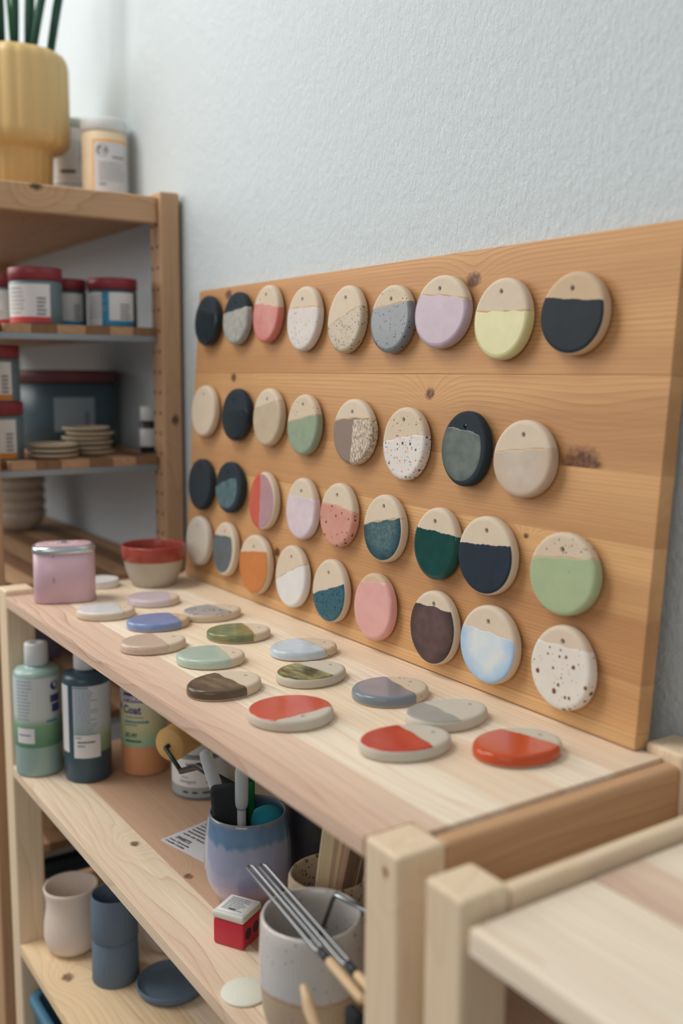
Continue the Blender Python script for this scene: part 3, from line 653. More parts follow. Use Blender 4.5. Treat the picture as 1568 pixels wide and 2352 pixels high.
# ---------------------------------------------------------------- bottles on the middle shelf
Z2 = LV[0]+.0002
def bottle(label, x, y, colr, lab_mat, rot, r=.0300, h=.1405):
    t = root('paint_bottle', label, 'bottle', (x, y, Z2), face_az(x, y)+rot, 'bottles of ceramic paint')
    prof = [(r*.9, 0), (r*.985, .0015), (r, .004), (r, h-.012), (r*.985, h-.006), (r*.9, h-.0015), (r*.6, h+.0005), (.0155, h+.001), (.0140, h+.0045)]
    mobj('bottle_body', lathe(prof, 48), colr, t)
    mobj('cap', lathe([(.0146, h+.0042), (.0152, h+.005), (.0148, h+.030), (.0140, h+.032), (.0050, h+.032), (.0045, h+.0305), (.001, h+.0305)], 40), capw, t)
    return t
def wl_(g, r, a0, mat, parent, name): return mobj(name, wrap(g, r, a0), mat, parent, smooth=False)
rL, rP = .03025, .0304
lab_g = add_label_gradient('label_mint', [(.0, C(92, 140, 108)), (.28, C(128, 168, 136)), (.42, C(196, 206, 202)), (1.0, C(206, 214, 220))], .042, .135)
lab_d = add_label_gradient('label_blue_white', [(.0, C(120, 150, 120)), (.22, C(150, 172, 138)), (.45, C(192, 202, 206)), (1.0, C(206, 212, 222))], .036, .128)
lab_o = add_label_gradient('label_green_yellow', [(.0, C(142, 186, 156)), (.25, C(206, 206, 160)), (.5, C(206, 208, 182)), (.8, C(216, 216, 220)), (1.0, C(220, 220, 224))], .040, .150)
b1 = bottle('pale mint paint bottle with white cap, left of the dark one', .0318, .0275, plain('paint_mint', C(150, 178, 174), .35, coat=.2), None, 0)
l1 = mobj('label', patch(rL, -1.75, 1.5, .040, .132, 30), lab_g, b1)
wl_(merge(lines(-.030, -.006, .078, .128, 12, .0011, 3)), rP, 0, ink_l, l1, 'small_print')
wl_(rect(-.031, -.0055, .046, .066, 6), rP, 0, paper, l1, 'sticker')
wl_(lines(-.028, -.010, .056, .057, 1, .0013, 4, .1), rP+.0001, 0, ink, l1, 'sticker_print')
wl_(merge(disc(.006, 20, .0225, .120), rect(.016, .031, .098, .108, 4), rect(.018, .031, .085, .096, 4)), rP, 0, ink_p, l1, 'logo')
wl_(lines(.010, .026, .073, .074, 1, .0032, 5, .1), rP, 0, ink_t, l1, 'subtitle')
b2 = bottle('dark petrol blue paint bottle with white label, between mint and orange bottles', .085, .0745, plain('paint_petrol', C(52, 78, 94), .35, coat=.2), None, 0)
l2 = mobj('label', patch(rL, -.60, 1.35, .040, .128, 24), lab_d, b2)
mobj('label_strip', patch(rL, -1.5, -.86, .040, .128, 10), paper, b2)
wl_(lines(-.0165, .014, .066, .122, 19, .0010, 6, .35), rP, 0, ink_b, l2, 'small_print')
wl_(lines(-.0175, .003, .1252, .1258, 1, .0020, 7, .1), rP, 0, ink_t, l2, 'heading')
wl_(rect(-.0182, .0165, .034, .064, 8), rP, 0, paper, l2, 'sticker')
wl_(merge(lines(-.013, .010, .0545, .0550, 1, .0019, 8, .05), lines(-.013, -.003, .0495, .05, 1, .0014, 9, .1)), rP+.0001, 0, ink, l2, 'sticker_print')
wl_(lines(-.0165, -.007, .0605, .061, 1, .0013, 19, .1), rP+.0001, 0, ink_t, l2, 'sticker_heading')
b3 = bottle('orange paint bottle with green and violet printed label', .1045, .1445, plain('paint_orange', C(214, 152, 108), .35, coat=.2), None, 0)
l3 = mobj('label', patch(rL, -1.7, 1.6, .040, .140, 30), lab_o, b3)
wl_(rect(-.031, .000, .1000, .1125, 8), rP, 0, ink_p, l3, 'violet_band')
wl_(shift(text_geo('Stroke', .0125, .0002, 'LEFT', .92), -.0345, .1020), rP+.0002, 0, ink_w, l3, 'lettering')
wl_(shift(text_geo('&', .0125, .0002, 'LEFT', .9), -.041, .0890), rP+.0002, 0, ink_p, l3, 'lettering')
wl_(shift(text_geo('Coat', .0150, .0005, 'LEFT', .88), -.0305, .0850), rP+.0002, 0, ink_p, l3, 'lettering')
wl_(lines(-.026, .000, .0795, .080, 1, .0015, 11, .05), rP, 0, ink_g, l3, 'small_print')
wl_(lines(-.028, .007, .0735, .0738, 1, .0030, 12, .05), rP, 0, ink_t, l3, 'subtitle')
wl_(lines(-.028, -.008, .0690, .0695, 1, .0016, 13, .1), rP, 0, ink_t, l3, 'small_print')
wl_(shift(text_geo('SC-97', .0072, .0003), -.0275, .0535), rP, 0, ink, l3, 'lettering')
wl_(lines(-.027, -.004, .0475, .048, 1, .0026, 14, .05), rP, 0, ink, l3, 'small_print')

# ---------------------------------------------------------------- jar, roller, blue tumbler and its contents
jr = root('glaze_jar', 'white and grey labelled jar under the foam roller', 'jar', (.2050, .1775, Z2), face_az(.205, .1775), 'jars')
mobj('jar_body', lathe([(.034, 0), (.036, .0015), (.036, .052), (.033, .056), (.030, .057)], 48), plain('jar_grey', C(128, 140, 146), .35), jr)
jl = mobj('label', patch(.0363, -1.7, 1.6, .0165, .052, 30), paper, jr)
mobj('label_foot', patch(.0363, -1.7, 1.6, .004, .0163, 30), plain('label_grey', C(160, 168, 172), .5), jr)
mobj('lid', lathe([(.033, .0565), (.0345, .0575), (.0345, .0645), (.033, .066)], 40), capw, jr)
for tx, xx in (('Y', -.011), ('Z', -.004)): wl_(shift(text_geo(tx, .010, .0004), xx-.008, .040), .0365, 0, ink, jl, 'lettering')
wl_(merge(lines(-.028, -.006, .021, .0235, 1, .003, 21, .1), disc(.0016, 12, -.0155, .0215), lines(-.026, -.016, .0285, .029, 1, .0022, 25, .1)), .0365, 0, ink_gl, jl, 'small_print')
wl_(merge(lines(-.024, -.016, .0098, .0102, 1, .0024, 22, .1), lines(-.011, -.004, .0098, .0102, 1, .0024, 23, .1), lines(.002, .014, .0098, .0102, 1, .0024, 24, .1), rect(.006, .0085, .0225, .0238, 2)), .0366, 0, ink, jl, 'small_print')
CX, CY = .4690, .1015
cup = root('tumbler', 'tall tumbler glazed blue over lilac, holding droppers and sponges', 'cup', (CX, CY, Z2), 0, 'stoneware cups')
nb = N('blue_lilac_glaze'); sp = nb.add('ShaderNodeSeparateXYZ'); nb.t.links.new(nb.coord(), sp.inputs[0])
wob = nb.math('ADD', sp.outputs[2], nb.math('MULTIPLY', nb.math('SUBTRACT', nb.noise(nb.vmath('MULTIPLY', nb.coord(), (1, 1, .25)), 130, 4), .5), .014))
nb.col(nb.ramp(nb.math('DIVIDE', wob, .092), [(0, C(176, 150, 150)), (.12, C(178, 158, 164)), (.20, C(196, 186, 204)), (.34, C(160, 164, 196)), (.74, C(152, 162, 190)), (.79, C(98, 134, 170)), (.94, C(92, 126, 160)), (1.0, C(132, 134, 142))])); nb.set(.14, coat=.5); nb.bump(nb.noise(nb.coord(), 120, 3), .12, .0006)
mobj('tumbler_body', lathe([(.0005, .001), (.027, .0), (.0295, .0015), (.036, .012), (.0415, .026), (.0437, .040), (.0432, .056), (.0412, .074), (.0392, .088), (.0384, .0912), (.0370, .0922), (.0358, .0910), (.0364, .086), (.039, .066), (.0405, .045), (.037, .022), (.028, .008), (.0005, .006)], 64, False, False), nb.m, cup)
Zc = Z2+.0065
sponge = root('sponge', 'black block sponge sticking out of the blue tumbler', 'sponge', (CX-.001, CY-.0165, Zc+.012), face_az(CX, CY)+math.pi/2)
sponge.rotation_euler = (0.0, -.07, face_az(CX, CY)+math.pi/2)
mobj('sponge_body', box_mesh(-.0145, .0135, -.007, .007, 0, .103, .005, 3), plain('foam_black', C(36, 42, 46), .95, bump=.6), sponge)
ball = root('sponge', 'turquoise round sponge in the blue tumbler', 'sponge', (CX+.012, CY+.016, Zc+.058))
mobj('sponge_body', lathe([(.002, -.018), (.010, -.016), (.0155, -.008), (.0168, .004), (.0165, .018), (.0140, .026), (.008, .0295), (.001, .030)], 32), plain('foam_turquoise', C(28, 134, 158), .9, bump=.5), ball)
pip_m = N('dropper_plastic'); pip_m.col(C(214, 221, 226)); pip_m.set(.25, trans=.4, ior=1.25); 
def dropper(label, p0, p1):
    p0, p1 = Vector(p0), Vector(p1); L = (p1-p0).length
    t = root('dropper', label, 'dropper', p0, group='plastic droppers'); t.rotation_euler = (p1-p0).to_track_quat('Z', 'Y').to_euler()
    mobj('stem', lathe([(.0012, 0), (.0018, .003), (.0042, .045), (.0044, .093)], 20), pip_m.m, t)
    mobj('bulb', lathe([(.0044, .0931), (.006, .0965), (.0066, .102), (.0066, L-.008), (.0055, L-.002), (.002, L)], 24), pip_m.m, t)
dropper('translucent dropper standing upright in the middle of the blue tumbler', (CX+.004, CY-.010, Zc), (CX+.013, CY-.013, Zc+.140))
dropper('translucent dropper leaning left out of the blue tumbler', (CX+.010, CY-.002, Zc+.001), (CX-.047, CY-.024, Zc+.137))
grn = root('marker_pen', 'green marker pen at the back of the blue tumbler', 'pen', (CX-.024, CY+.016, Zc+.004))
mobj('pen_body', lathe([(.003, 0), (.0048, .004), (.0048, .135), (.003, .14)], 20), plain('pen_green', C(44, 150, 84), .4), grn)
mobj('pen_cap', lathe([(.0052, .100), (.0052, .140), (.0038, .143)], 20), plain('pen_green_cap', C(36, 130, 74), .4), grn)
# foam roller: foam, axle frame, handle that stands in the tumbler
rl = root('foam_roller', 'small yellow foam roller with black frame leaning out of the tumbler', 'paint roller', (.2846, .100, -.1309))
foam = clay('foam_yellow', C(206, 166, 108), None, .95); blackp = plain('black_plastic', C(30, 38, 40), .45)
axd = Vector((-.50, .86, .04)).normalized()
fo = mobj('foam', lathe([(.0045, -.001), (.0185, 0), (.0197, .0025), (.0200, .028), (.0197, .054), (.0185, .0565), (.0045, .0575)], 40), foam, rl, rot=axd.to_track_quat('Z', 'Y').to_euler())
P1, P2, P3, P4, P5 = Vector((.2870, .0965, -.1312)), Vector((.3195, .0985, -.1495)), Vector((.364, .0985, -.1285)), Vector((.4370, .1030, -.1270)), Vector((CX-.002, CY+.013, Zc+.012))
O_ = Vector((.2846, .100, -.1309))
mobj('axle', tube([P1-O_+axd*.006, P1-O_-axd*.003], .0027, 10), blackp, rl)
mobj('frame_arm', tube([P1-O_-axd*.003, P2-O_], .0026, 10), blackp, rl)
mobj('frame_bar', tube([P2-O_, P3-O_, P4-O_], [.0034, .0040, .0048], 12), blackp, rl)
mobj('handle', tube([P4-O_, (P4+P5)/2-O_, P5-O_], [.0046, .0052, .0045], 12), blackp, rl)
# dark jar behind the tumbler
dj = root('glaze_jar', 'dark slate jar with barcode label behind the blue tumbler', 'jar', (.4560, .1880, Z2), face_az(.456, .188), 'jars')
mobj('jar_body', lathe([(.034, 0), (.036, .0015), (.036, .098), (.034, .102)], 48), plain('jar_dark', C(58, 64, 76), .4), dj)
mobj('lid', lathe([(.034, .1022), (.0365, .103), (.0365, .122), (.035, .124)], 44), plain('lid_dark', C(46, 52, 62), .4), dj)
mobj('label_olive', patch(.0363, -.10, .55, .046, .095, 12), plain('label_olive_paper', C(62, 66, 60), .5), dj)
dl = mobj('label', patch(.0363, .552, 1.35, .046, .095, 14), plain('label_pale', C(168, 160, 152), .5), dj)
wl_(merge(*[rect(.030+.0012*k, .030+.0012*k+.0005+.0003*(k % 3), .064, .080, 1) for k in range(8)]), .0365, 0, ink, dl, 'barcode')
wl_(lines(.0265, .0285, .064, .082, 6, .002, 31, .05), .0365, 0, ink, dl, 'small_print')
# paper card with the sweets list
cdA, cdB, cdC = Vector((.3072, .0774, 0)), Vector((.2865, .1471, 0)), Vector((.3858, .0966, 0))
ex_ = (cdC-cdA); wdt = .088; ex_.normalize(); ey_ = Vector((-ex_.y, ex_.x, 0))
card = root('menu_card', 'white printed paper card partly under the blue tumbler', 'card', (cdA.x, cdA.y, Z2), math.atan2(ex_.y, ex_.x))
cm = box('card_sheet', (0, .100, 0, .074, 0, .00035), plain('card_paper', C(214, 214, 222), .7), card, bev=0)
def card_print(name, geo, m): return mobj(name, shift(geo, 0, 0, .0006), m, card, smooth=False)
card_print('lettering', shift(text_geo('SWEETS', .0080, .00025, 'LEFT', .85), .0075, .0150), ink)
card_print('lettering', shift(text_geo('Lotus Cheesecake', .0046, .00012), .0045, .0088), ink)
card_print('lettering', shift(text_geo('Crumble Cookies', .0046, .00012), .0035, .0032), ink)
card_print('lettering', shift(text_geo('vanilla oder Karamell', .0046, .00012), .0060, .0270), ink)
for k in range(6): card_print('small_print', lines(.0062, .042-.004*(k % 3), .034+k*.0062, .035+k*.0062, 1, .0022, 40+k, .2), ink)

# red box, off-white disc
bx = root('stamp_box', 'small red box with white lid on the middle shelf', 'box', (.5290, .0575, Z2), .52)
bx.scale = (.94, .94, .94)
redp = plain('red_plastic', C(196, 44, 66), .4, coat=.1); lidp = plain('lid_cream', C(214, 214, 206), .5)
rb = mobj('box_body', box_mesh(-.0172, .0172, -.0172, .0172, 0, .0265, .0022, 3), redp, bx)
ld = mobj('lid', box_mesh(-.0180, .0180, -.0180, .0180, .0266, .0345, .0026, 3), lidp, bx)
mobj('lid_label', box_mesh(-.0150, .0150, -.0150, .0150, .0344, .0349, .0004, 1), paper, ld)
mobj('small_print', shift(merge(lines(-.012, .012, -.010, .011, 9, .0009, 50), rect(-.004, .003, -.0105, -.0075, 2)), 0, 0, .0352), ink_g, ld, smooth=False)
for yy in (-.0075, .0068): mobj('round_dot', shift(disc(.0056, 24, 0, 0), 0, 0), plain('dot_dark', C(58, 46, 60), .5), rb, smooth=False, loc=(.01745, yy, .0135), rot=(math.pi/2, 0, math.pi/2))
od = root('paper_disc', 'off white round disc lying in front of the speckled cup', 'disc', (.606, .0238, Z2))
mobj('disc_body', lathe([(.0198, 0), (.0202, .0004), (.0202, .0016), (.0196, .002)], 40), plain('disc_white', C(222, 224, 212), .6), od)

# speckled cup in front, cup of sticks behind
SX, SY = .6915, .0365
sc = root('speckled_cup', 'large speckled cup glazed grey white over bare clay, near the right post', 'cup', (SX, SY, Z2), 0, 'stoneware cups')
nc = N('speckled_cup_glaze'); sp = nc.add('ShaderNodeSeparateXYZ'); nc.t.links.new(nc.coord(), sp.inputs[0])
wob = nc.math('ADD', sp.outputs[2], nc.math('MULTIPLY', nc.math('SUBTRACT', nc.noise(nc.coord(), 60, 2), .5), .006))
cl = nc.ramp(nc.math('DIVIDE', wob, .110), [(0, C(190, 172, 148)), (.505, C(192, 174, 150)), (.525, C(184, 150, 118)), (.545, C(206, 206, 206)), (1, C(206, 204, 200))])
nc.col(spots(nc, cl, nc.coord(), [(120, .2, .45, C(150, 126, 116)), (260, .2, .3, C(150, 136, 126))])); nc.set(.22, coat=.3); nc.bump(nc.noise(nc.coord(), 90, 3), .15, .0008)
mobj('cup_body', lathe([(.0005, .001), (.024, 0), (.027, .002), (.0335, .016), (.0385, .036), (.0405, .056), (.0405, .078), (.0396, .098), (.0392, .1075), (.0380, .1100), (.0362, .1090), (.0358, .1), (.037, .075), (.036, .045), (.030, .018), (.022, .008), (.0005, .006)], 64, False, False), nc.m, sc)
TX, TY = .6345, .0900
tc = root('stick_cup', 'rough beige cup full of flat wooden sticks', 'cup', (TX, TY, Z2), 0, 'stoneware cups')
mobj('cup_body', lathe([(.0005, .001), (.025, 0), (.028, .002), (.0325, .02), (.0345, .05), (.0345, .085), (.034, .100), (.0325, .103), (.0305, .100), (.0308, .06), (.027, .012), (.0005, .008)], 56, False, False, mod=lambda a, z: 1+.012*math.sin(3*a+1)+.008*math.sin(5*a)), clay('clay_rough', C(182, 168, 146), [(260, .4, .5, C(110, 92, 74))], .6, .16), tc)
stickm = [wood('stick_pale', C(244, 226, 190), C(226, 198, 152), axis='Z', across='X', freq=200, amp=1), wood('stick_tan', C(222, 190, 166), C(196, 158, 132), axis='Z', across='X', freq=200, amp=1), wood('stick_brown', C(122, 98, 78), C(96, 76, 60), axis='Z', across='X', freq=200, amp=1)]
rs = random.Random(5)
vr = Vector((math.cos(YAW), math.sin(YAW), 0)); vf = Vector((-math.sin(YAW), math.cos(YAW), 0))
sl = ['widest pale flat stick at the left edge of the stick cup', 'second stick in the stick cup counted from its pale left one', 'third stick in the stick cup counted from its pale left one', 'fourth stick in the stick cup counted from its pale left one', 'fifth stick in the stick cup counted from its pale left one', 'sixth stick in the stick cup counted from its pale left one', 'wide dark brown slat leaning right in the stick cup', 'pale thin stick right of the brown slat in the stick cup', 'brown stick nearest the post in the stick cup']
spec = [(-.010, .13, .0058, 0), (-.0045, .15, .0034, 1), (-.001, .16, .0032, 0), (.003, .17, .0036, 1), (.0065, .19, .0034, 1), (.0085, .20, .0026, 1), (.011, .215, .0052, 2), (.0155, .22, .0028, 0), (.0195, .225, .0040, 2)]
for (ux, tilt, wdt_, mi), lb in zip(spec, sl):
    base = Vector((TX, TY, Z2+.009))+vr*(ux*.75-.008)+vf*rs.uniform(-.003, .003)
    t = root('wooden_stick', lb, 'stick', base, group='flat sticks in the beige cup')
    ax_ = (Vector((0, 0, 1))*math.cos(tilt)+vr*math.sin(tilt)*.9).normalized()
    M_ = Matrix((vr, vf, Vector((0, 0, 1)))).transposed()
    zc = ax_; yc = (vf-zc*vf.dot(zc)).normalized(); xc = yc.cross(zc)
    t.rotation_euler = Matrix((xc, yc, zc)).transposed().to_euler()
    mobj('stick_body', box_mesh(-wdt_, wdt_, -.001, .001, 0, .165, .0006, 1), stickm[mi], t, smooth=False)

# loop tools lying across the rim of the speckled cup, bent rod inside it
wirem = plain('tool_steel', C(150, 156, 162), .3, metal=.85); toolw = wood('tool_wood', C(222, 196, 158), C(190, 156, 118), freq=200, amp=1.5); ferr = plain('ferrule_dark', C(46, 50, 54), .5)
def loop_tool(label, tip, end, w_, handle_at, zz):
    tip, end = Vector(tip), Vector(end); d = end-tip; L = d.length
    t = root('loop_tool', label, 'clay tool', (tip.x, tip.y, zz), math.atan2(d.y, d.x), 'clay loop tools')
    r_ = .0014
    pts = [(handle_at, w_*.35, 0), (handle_at-.012, w_, 0), (.004, w_, 0), (.0012, w_*.6, 0), (0, 0, 0), (.0012, -w_*.6, 0), (.004, -w_, 0), (handle_at-.012, -w_, 0), (handle_at, -w_*.35, 0)]
    mobj('wire_loop', tube(pts, r_, 8), wirem, t)
    mobj('ferrule', tube([(handle_at-.008, 0, 0), (handle_at+.006, 0, 0)], .0030, 12), ferr, t)
    mobj('handle', tube([(handle_at+.006, 0, 0), (handle_at+.010, 0, 0), (L-.003, 0, 0), (L, 0, 0)], [.0030, .0036, .0034, .0022], 12), toolw, t)
loop_tool('loop tool with pale wire lying across the speckled cup, nearer the camera', (.6080, .0275, 0), (.8085, .0030, 0), .0028, .145, Z2+.1140)
loop_tool('loop tool lying across the speckled cup, nearer the wall', (.6130, .0365, 0), (.8085, .0125, 0), .0028, .165, Z2+.1146)
lr = root('bent_rod', 'bent steel rod standing in the speckled cup', 'rod', (.668, .052, Z2+.055))
mobj('rod_body', tube([(0, 0, 0), (.0325, -.0015, .066), (.0345, -.0012, .0695), (.038, -.0008, .0705), (.072, .0065, .0700)], .0019, 10), plain('bright_steel', C(172, 184, 192), .22, metal=.95), lr)
mobj('rod_end', tube([(.0718, .0064, .0700), (.0745, .0070, .0700)], .0027, 12), plain('bright_steel', C(172, 184, 192), .22, metal=.95), lr)
# carved wooden tool and a black-ended brush at the very bottom right
wt = root('carved_tool', 'carved wooden tool leaning on the front of the speckled cup', 'clay tool', (.828, -.020, Z2))
W0 = Vector((.828, -.020, Z2))
mobj('tool_body', tube([Vector(q_)-W0 for q_ in ((.8300, -.0210, Z2+.004), (.8130, -.0180, Z2+.035), (.7880, -.0140, Z2+.074), (.7650, -.0115, Z2+.0905), (.7545, -.0100, Z2+.1010))], [.0034, .0050, .0036, .0046, .0022], 12), toolw, wt)
bb_ = root('brush', 'black bristled brush standing between the speckled cup and the post', 'brush', (.7900, .0090, Z2))
mobj('bristles', box_mesh(-.008, .008, -.004, .004, .068, .096, .003, 2), plain('bristle_black', C(34, 38, 42), .9), bb_)
mobj('handle', tube([(0, 0, .0002), (0, 0, .060), (0, 0, .069)], [.0030, .0034, .0044], 10), toolw, bb_)

# ---------------------------------------------------------------- lower shelf
Z3 = LV[1]+.0002
bc = root('clay_cup', 'unglazed beige cup with flared lip on the lower shelf', 'cup', (.0440, .0590, Z3), 0, 'unglazed cups on the lower shelf')
bisque = clay('bisque_beige', C(226, 213, 203), None, .85, .03); slate = clay('bisque_slate', C(104, 122, 142), None, .9, .06)
belly = [(.0005, .001), (.024, 0), (.028, .0015), (.0345, .010), (.0372, .024), (.0362, .042), (.0335, .060), (.0330, .072), (.0352, .084), (.0362, .0895), (.0352, .0915), (.0332, .0895), (.0305, .074), (.031, .058), (.0335, .03), (.028, .010), (.0005, .007)]
mobj('cup_body', lathe(belly, 56, False, False), bisque, bc)
def slate_cup(label, z, group):
    t = root('slate_cup', label, 'cup', (.1400, .0835, z), 0, group)
    mobj('cup_body', lathe([(.0005, .001), (.0288, 0), (.0300, .0012), (.0296, .03), (.0290, .0565), (.0282, .0580), (.0266, .0570), (.0270, .03), (.0268, .006), (.0005, .005)], 56, False, False), slate, t)
slate_cup('slate blue cup, lower one of the stack of two', Z3, 'unglazed cups on the lower shelf'); slate_cup('slate blue cup, upper one of the stack of two', Z3+.0582, 'unglazed cups on the lower shelf')
pl_ = root('slate_plate', 'slate blue saucer with ringed inside on the lower shelf', 'plate', (.2030, .1330, Z3))
pr = [(.0005, .0008), (.036, 0), (.041, .0015), (.0435, .006), (.0442, .011), (.0434, .0128), (.0420, .0120), (.0405, .0065), (.037, .0046)]
k = .034
while k > .003: pr += [(k, .0046), (k-.0008, .0039), (k-.0016, .0046)]; k -= .0026
mobj('plate_body', lathe(pr+[(.0005, .0044)], 60, False, False), slate, pl_)
c2 = root('clay_cup', 'unglazed beige cup half hidden behind the slate stack', 'cup', (.1080, .1720, Z3), 0, 'unglazed cups on the lower shelf')
mobj('cup_body', lathe(belly, 48, False, False), bisque, c2)
bn = root('plastic_tub', 'blue plastic tub on the bottom shelf', 'tub', (0, 0, 0))
bluep = plain('tub_blue', C(70, 118, 146), .5)
bm = bmesh.new()
def tubring(x0, x1, y0, y1, z, r=.02, n=6):
    P = []
    for (cx, cy, a0) in ((x1-r, y1-r, 0), (x0+r, y1-r, 90), (x0+r, y0+r, 180), (x1-r, y0+r, 270)):
        for k in range(n+1): a = math.radians(a0+90*k/n); P.append((cx+r*math.cos(a), cy+r*math.sin(a), z))
    return P
bm.free()
ZB = LV[2]+.0002; T0 = (.006, .33, .004, .235)
def tr(d, z, r=.02): return tubring(T0[0]+d, T0[1]-d, T0[2]+d, T0[3]-d, z, r)
mobj('tub_body', loft([tr(.014, ZB), tr(.012, ZB+.002), tr(.004, ZB+.165), tr(.000, ZB+.168), tr(0, ZB+.178), tr(.0015, ZB+.1795), tr(.010, ZB+.1795, .016), tr(.0115, ZB+.178, .015), tr(.018, ZB+.004, .012)], True, True), bluep, bn)

# ---------------------------------------------------------------- older unit: top
Zt = .5462
pot = root('potted_plant', 'yellow fluted planter with upright dark green leaves on top shelf', 'plant', (-.380, .1508, Zt))
pot.scale = (1.08, 1.08, 1.18)
yel = plain('planter_yellow', C(202, 172, 116), .45, coat=.1)
def flute(a, z): # twelve flat facets
    m = (a*22/(2*math.pi)) % 1-.5; return .985+.03*math.cos(m*math.pi*.98)
mobj('pot', lathe([(.042, 0), (.046, .001), (.0495, .075), (.054, .080), (.066, .083), (.0725, .090), (.0745, .102), (.0745, .190), (.0725, .199), (.068, .205), (.064, .2055), (.0635, .19)], 176, True, False, mod=flute), yel, pot, smooth=True)
mobj('soil', lathe([(.0636, .186), (.03, .189), (.001, .190)], 40, False, True), plain('soil_dark', C(62, 50, 42), .95), pot)
leafm = glaze('leaf_green', C(38, 84, 66), C(24, 62, 50), .35, mscale=60, stretch=(1, 1, .2)); leafb = glaze('leaf_bright', C(60, 140, 62), C(44, 112, 52), .35, mscale=60)
rl_ = random.Random(3)
for k, (ux, tx, th_, wf) in enumerate([(-.050, -.10, .0052, 0), (-.038, -.04, .0056, .01), (-.029, -.02, .0060, -.02), (-.019, .005, .0060, .0), (-.009, -.035, .0030, .02), (.003, .015, .0054, -.01), (.019, .045, .0070, .0), (.026, .20, .0058, -.015), (.047, .19, .0062, .0), (-.058, -.03, .0058, -.01)]):
    b0 = vr*ux+vf*wf*1.0+Vector((0, 0, .186)); d = vr*tx+Vector((0, 0, 1))+vf*rl_.uniform(-.05, .05)
    L = rl_.uniform(.24, .32); pts = [b0+d*(L*q)+vr*(.02*q*q*tx*4) for q in (0, .25, .5, .75, .95, 1)]
    mobj('leaf', tube(pts, [th_*.9, th_*1.05, th_, th_*.8, th_*.4, .0006], 10), leafb if k == 4 else leafm, pot)
def tub(label, x, y, z, r, h, body, bandfun):
    t = root('plastic_jar', label, 'jar', (x, y, z), face_az(x, y), 'plastic jars on top of the old unit')
    mobj('jar_body', lathe([(r*.94, 0), (r*.98, .002), (r*.98, h*.83), (r*.93, h*.86)], 44), body, t)
    mobj('lid', lathe([(r*.97, h*.862), (r, h*.87), (r, h*.985), (r*.97, h)], 44), capw, t)
    bandfun(t, r*.985); return t
milky = plain('jar_milky', C(226, 206, 176), .4); white_j = plain('jar_white', C(240, 238, 240), .45); orl = plain('label_orange', C(236, 176, 82), .5)
def f1(t, r):
    l = mobj('label', patch(r, -.55, 1.25, .022, .106, 20), orl, t)
    p = mobj('label_panel', patch(r+.0003, -.47, 1.25, .026, .102, 20), plain('label_grey_white', C(206, 208, 212), .5), l)
    wl_(disc(.0092, 24, -.004, .089), r+.0005, 0, ink_g, l, 'round_logo'); wl_(merge(rect(-.010, .002, .086, .092, 3)), r+.0006, 0, ink, l, 'logo_bar')
    wl_(shift(text_geo('MBS', .0058, .0002), -.0098, .0868), r+.0008, 0, ink_w, l, 'lettering')
    wl_(lines(.012, .034, .0790, .0795, 1, .003, 61, .1), r+.0006, 0, ink_g, l, 'heading'); wl_(lines(-.010, .034, .044, .071, 9, .0016, 62, .15), r+.0006, 0, ink_gl, l, 'small_print'); wl_(lines(-.010, .002, .0375, .038, 1, .0028, 64, .1), r+.0006, 0, ink_g, l, 'small_print')
tub('milky jar with orange framed label and grey white lid', -.293, .2620, Zt, .0368, .140, milky, f1)
def f2(t, r):
    l = mobj('label', patch(r, -1.2, 1.3, .008, .046, 20), paper, t)
    mobj('label_stripe', patch(r+.0003, -1.2, 1.3, .043, .0455, 20), plain('stripe_rose', C(196, 130, 140), .5), l)
    wl_(lines(-.026, .012, .016, .030, 3, .005, 66, .2), r+.0006, 0, ink_g, l, 'small_print')
def f3(t, r):
    l = mobj('label', patch(r, -1.2, 1.3, .006, .064, 20), paper, t)
    wl_(lines(.016, .040, .050, .056, 2, .006, 67, .1), r+.0006, 0, ink_g, l, 'heading'); wl_(lines(.014, .036, .026, .042, 6, .0018, 68, .2), r+.0006, 0, ink_gl, l, 'small_print'); wl_(rect(-.020, .006, .0095, .0145, 4), r+.0006, 0, ink, l, 'black_bar')
tub('white jar with rose stripe, under another white jar', -.450, .262, Zt, .036, .070, white_j, f2)
tub('white jar with black bar on label, standing on another jar', -.450, .262, Zt+.0702, .036, .100, white_j, f3)

# ---------------------------------------------------------------- older unit: jars with red lids
lidr = plain('lid_dark_red', C(138, 50, 58), .4); jb = plain('jar_teal_grey', C(104, 124, 132), .35); jd = plain('jar_dark_teal', C(62, 84, 94), .35)
def red_jar(label, x, y, z, r, h, stripe, seg, body=jb, vert=False):
    t = root('glaze_jar', label, 'jar', (x, y, z+.0002), face_az(x, y), 'glaze jars with dark red lids')
    mobj('jar_body', lathe([(r*.95, 0), (r*.99, .002), (r*.99, h*.74), (r*.94, h*.77)], 40), body, t)
    mobj('lid', lathe([(r*.97, h*.772), (r*1.01, h*.785), (r*1.01, h*.98), (r*.98, h)], 40), lidr, t)
    l = mobj('label', patch(r*1.0, seg[0], seg[1], h*.03, h*.70, 18), paper, t)
    mobj('label_stripe', patch(r*1.006, seg[0] if not vert else seg[0]+.95, seg[1], h*.03, h*.13, 18), stripe, l)
    if vert: mobj('label_stripe', patch(r*1.006, seg[0]+.95, seg[0]+1.25, h*.03, h*.70, 8), stripe, l)
    w = r*(seg[1]-seg[0]); x0 = r*seg[0]
    wl_(lines(x0+w*.08, x0+w*.48, h*.20, h*.62, 7, h*.022, sum(map(ord, label)) % 97, .3), r*1.01, 0, ink_gl, l, 'small_print')
    wl_(lines(x0+w*.72, x0+w*.92, h*.18, h*.45, 5, h*.035, 7, .2), r*1.01, 0, ink_g, l, 'barcode')
    return t
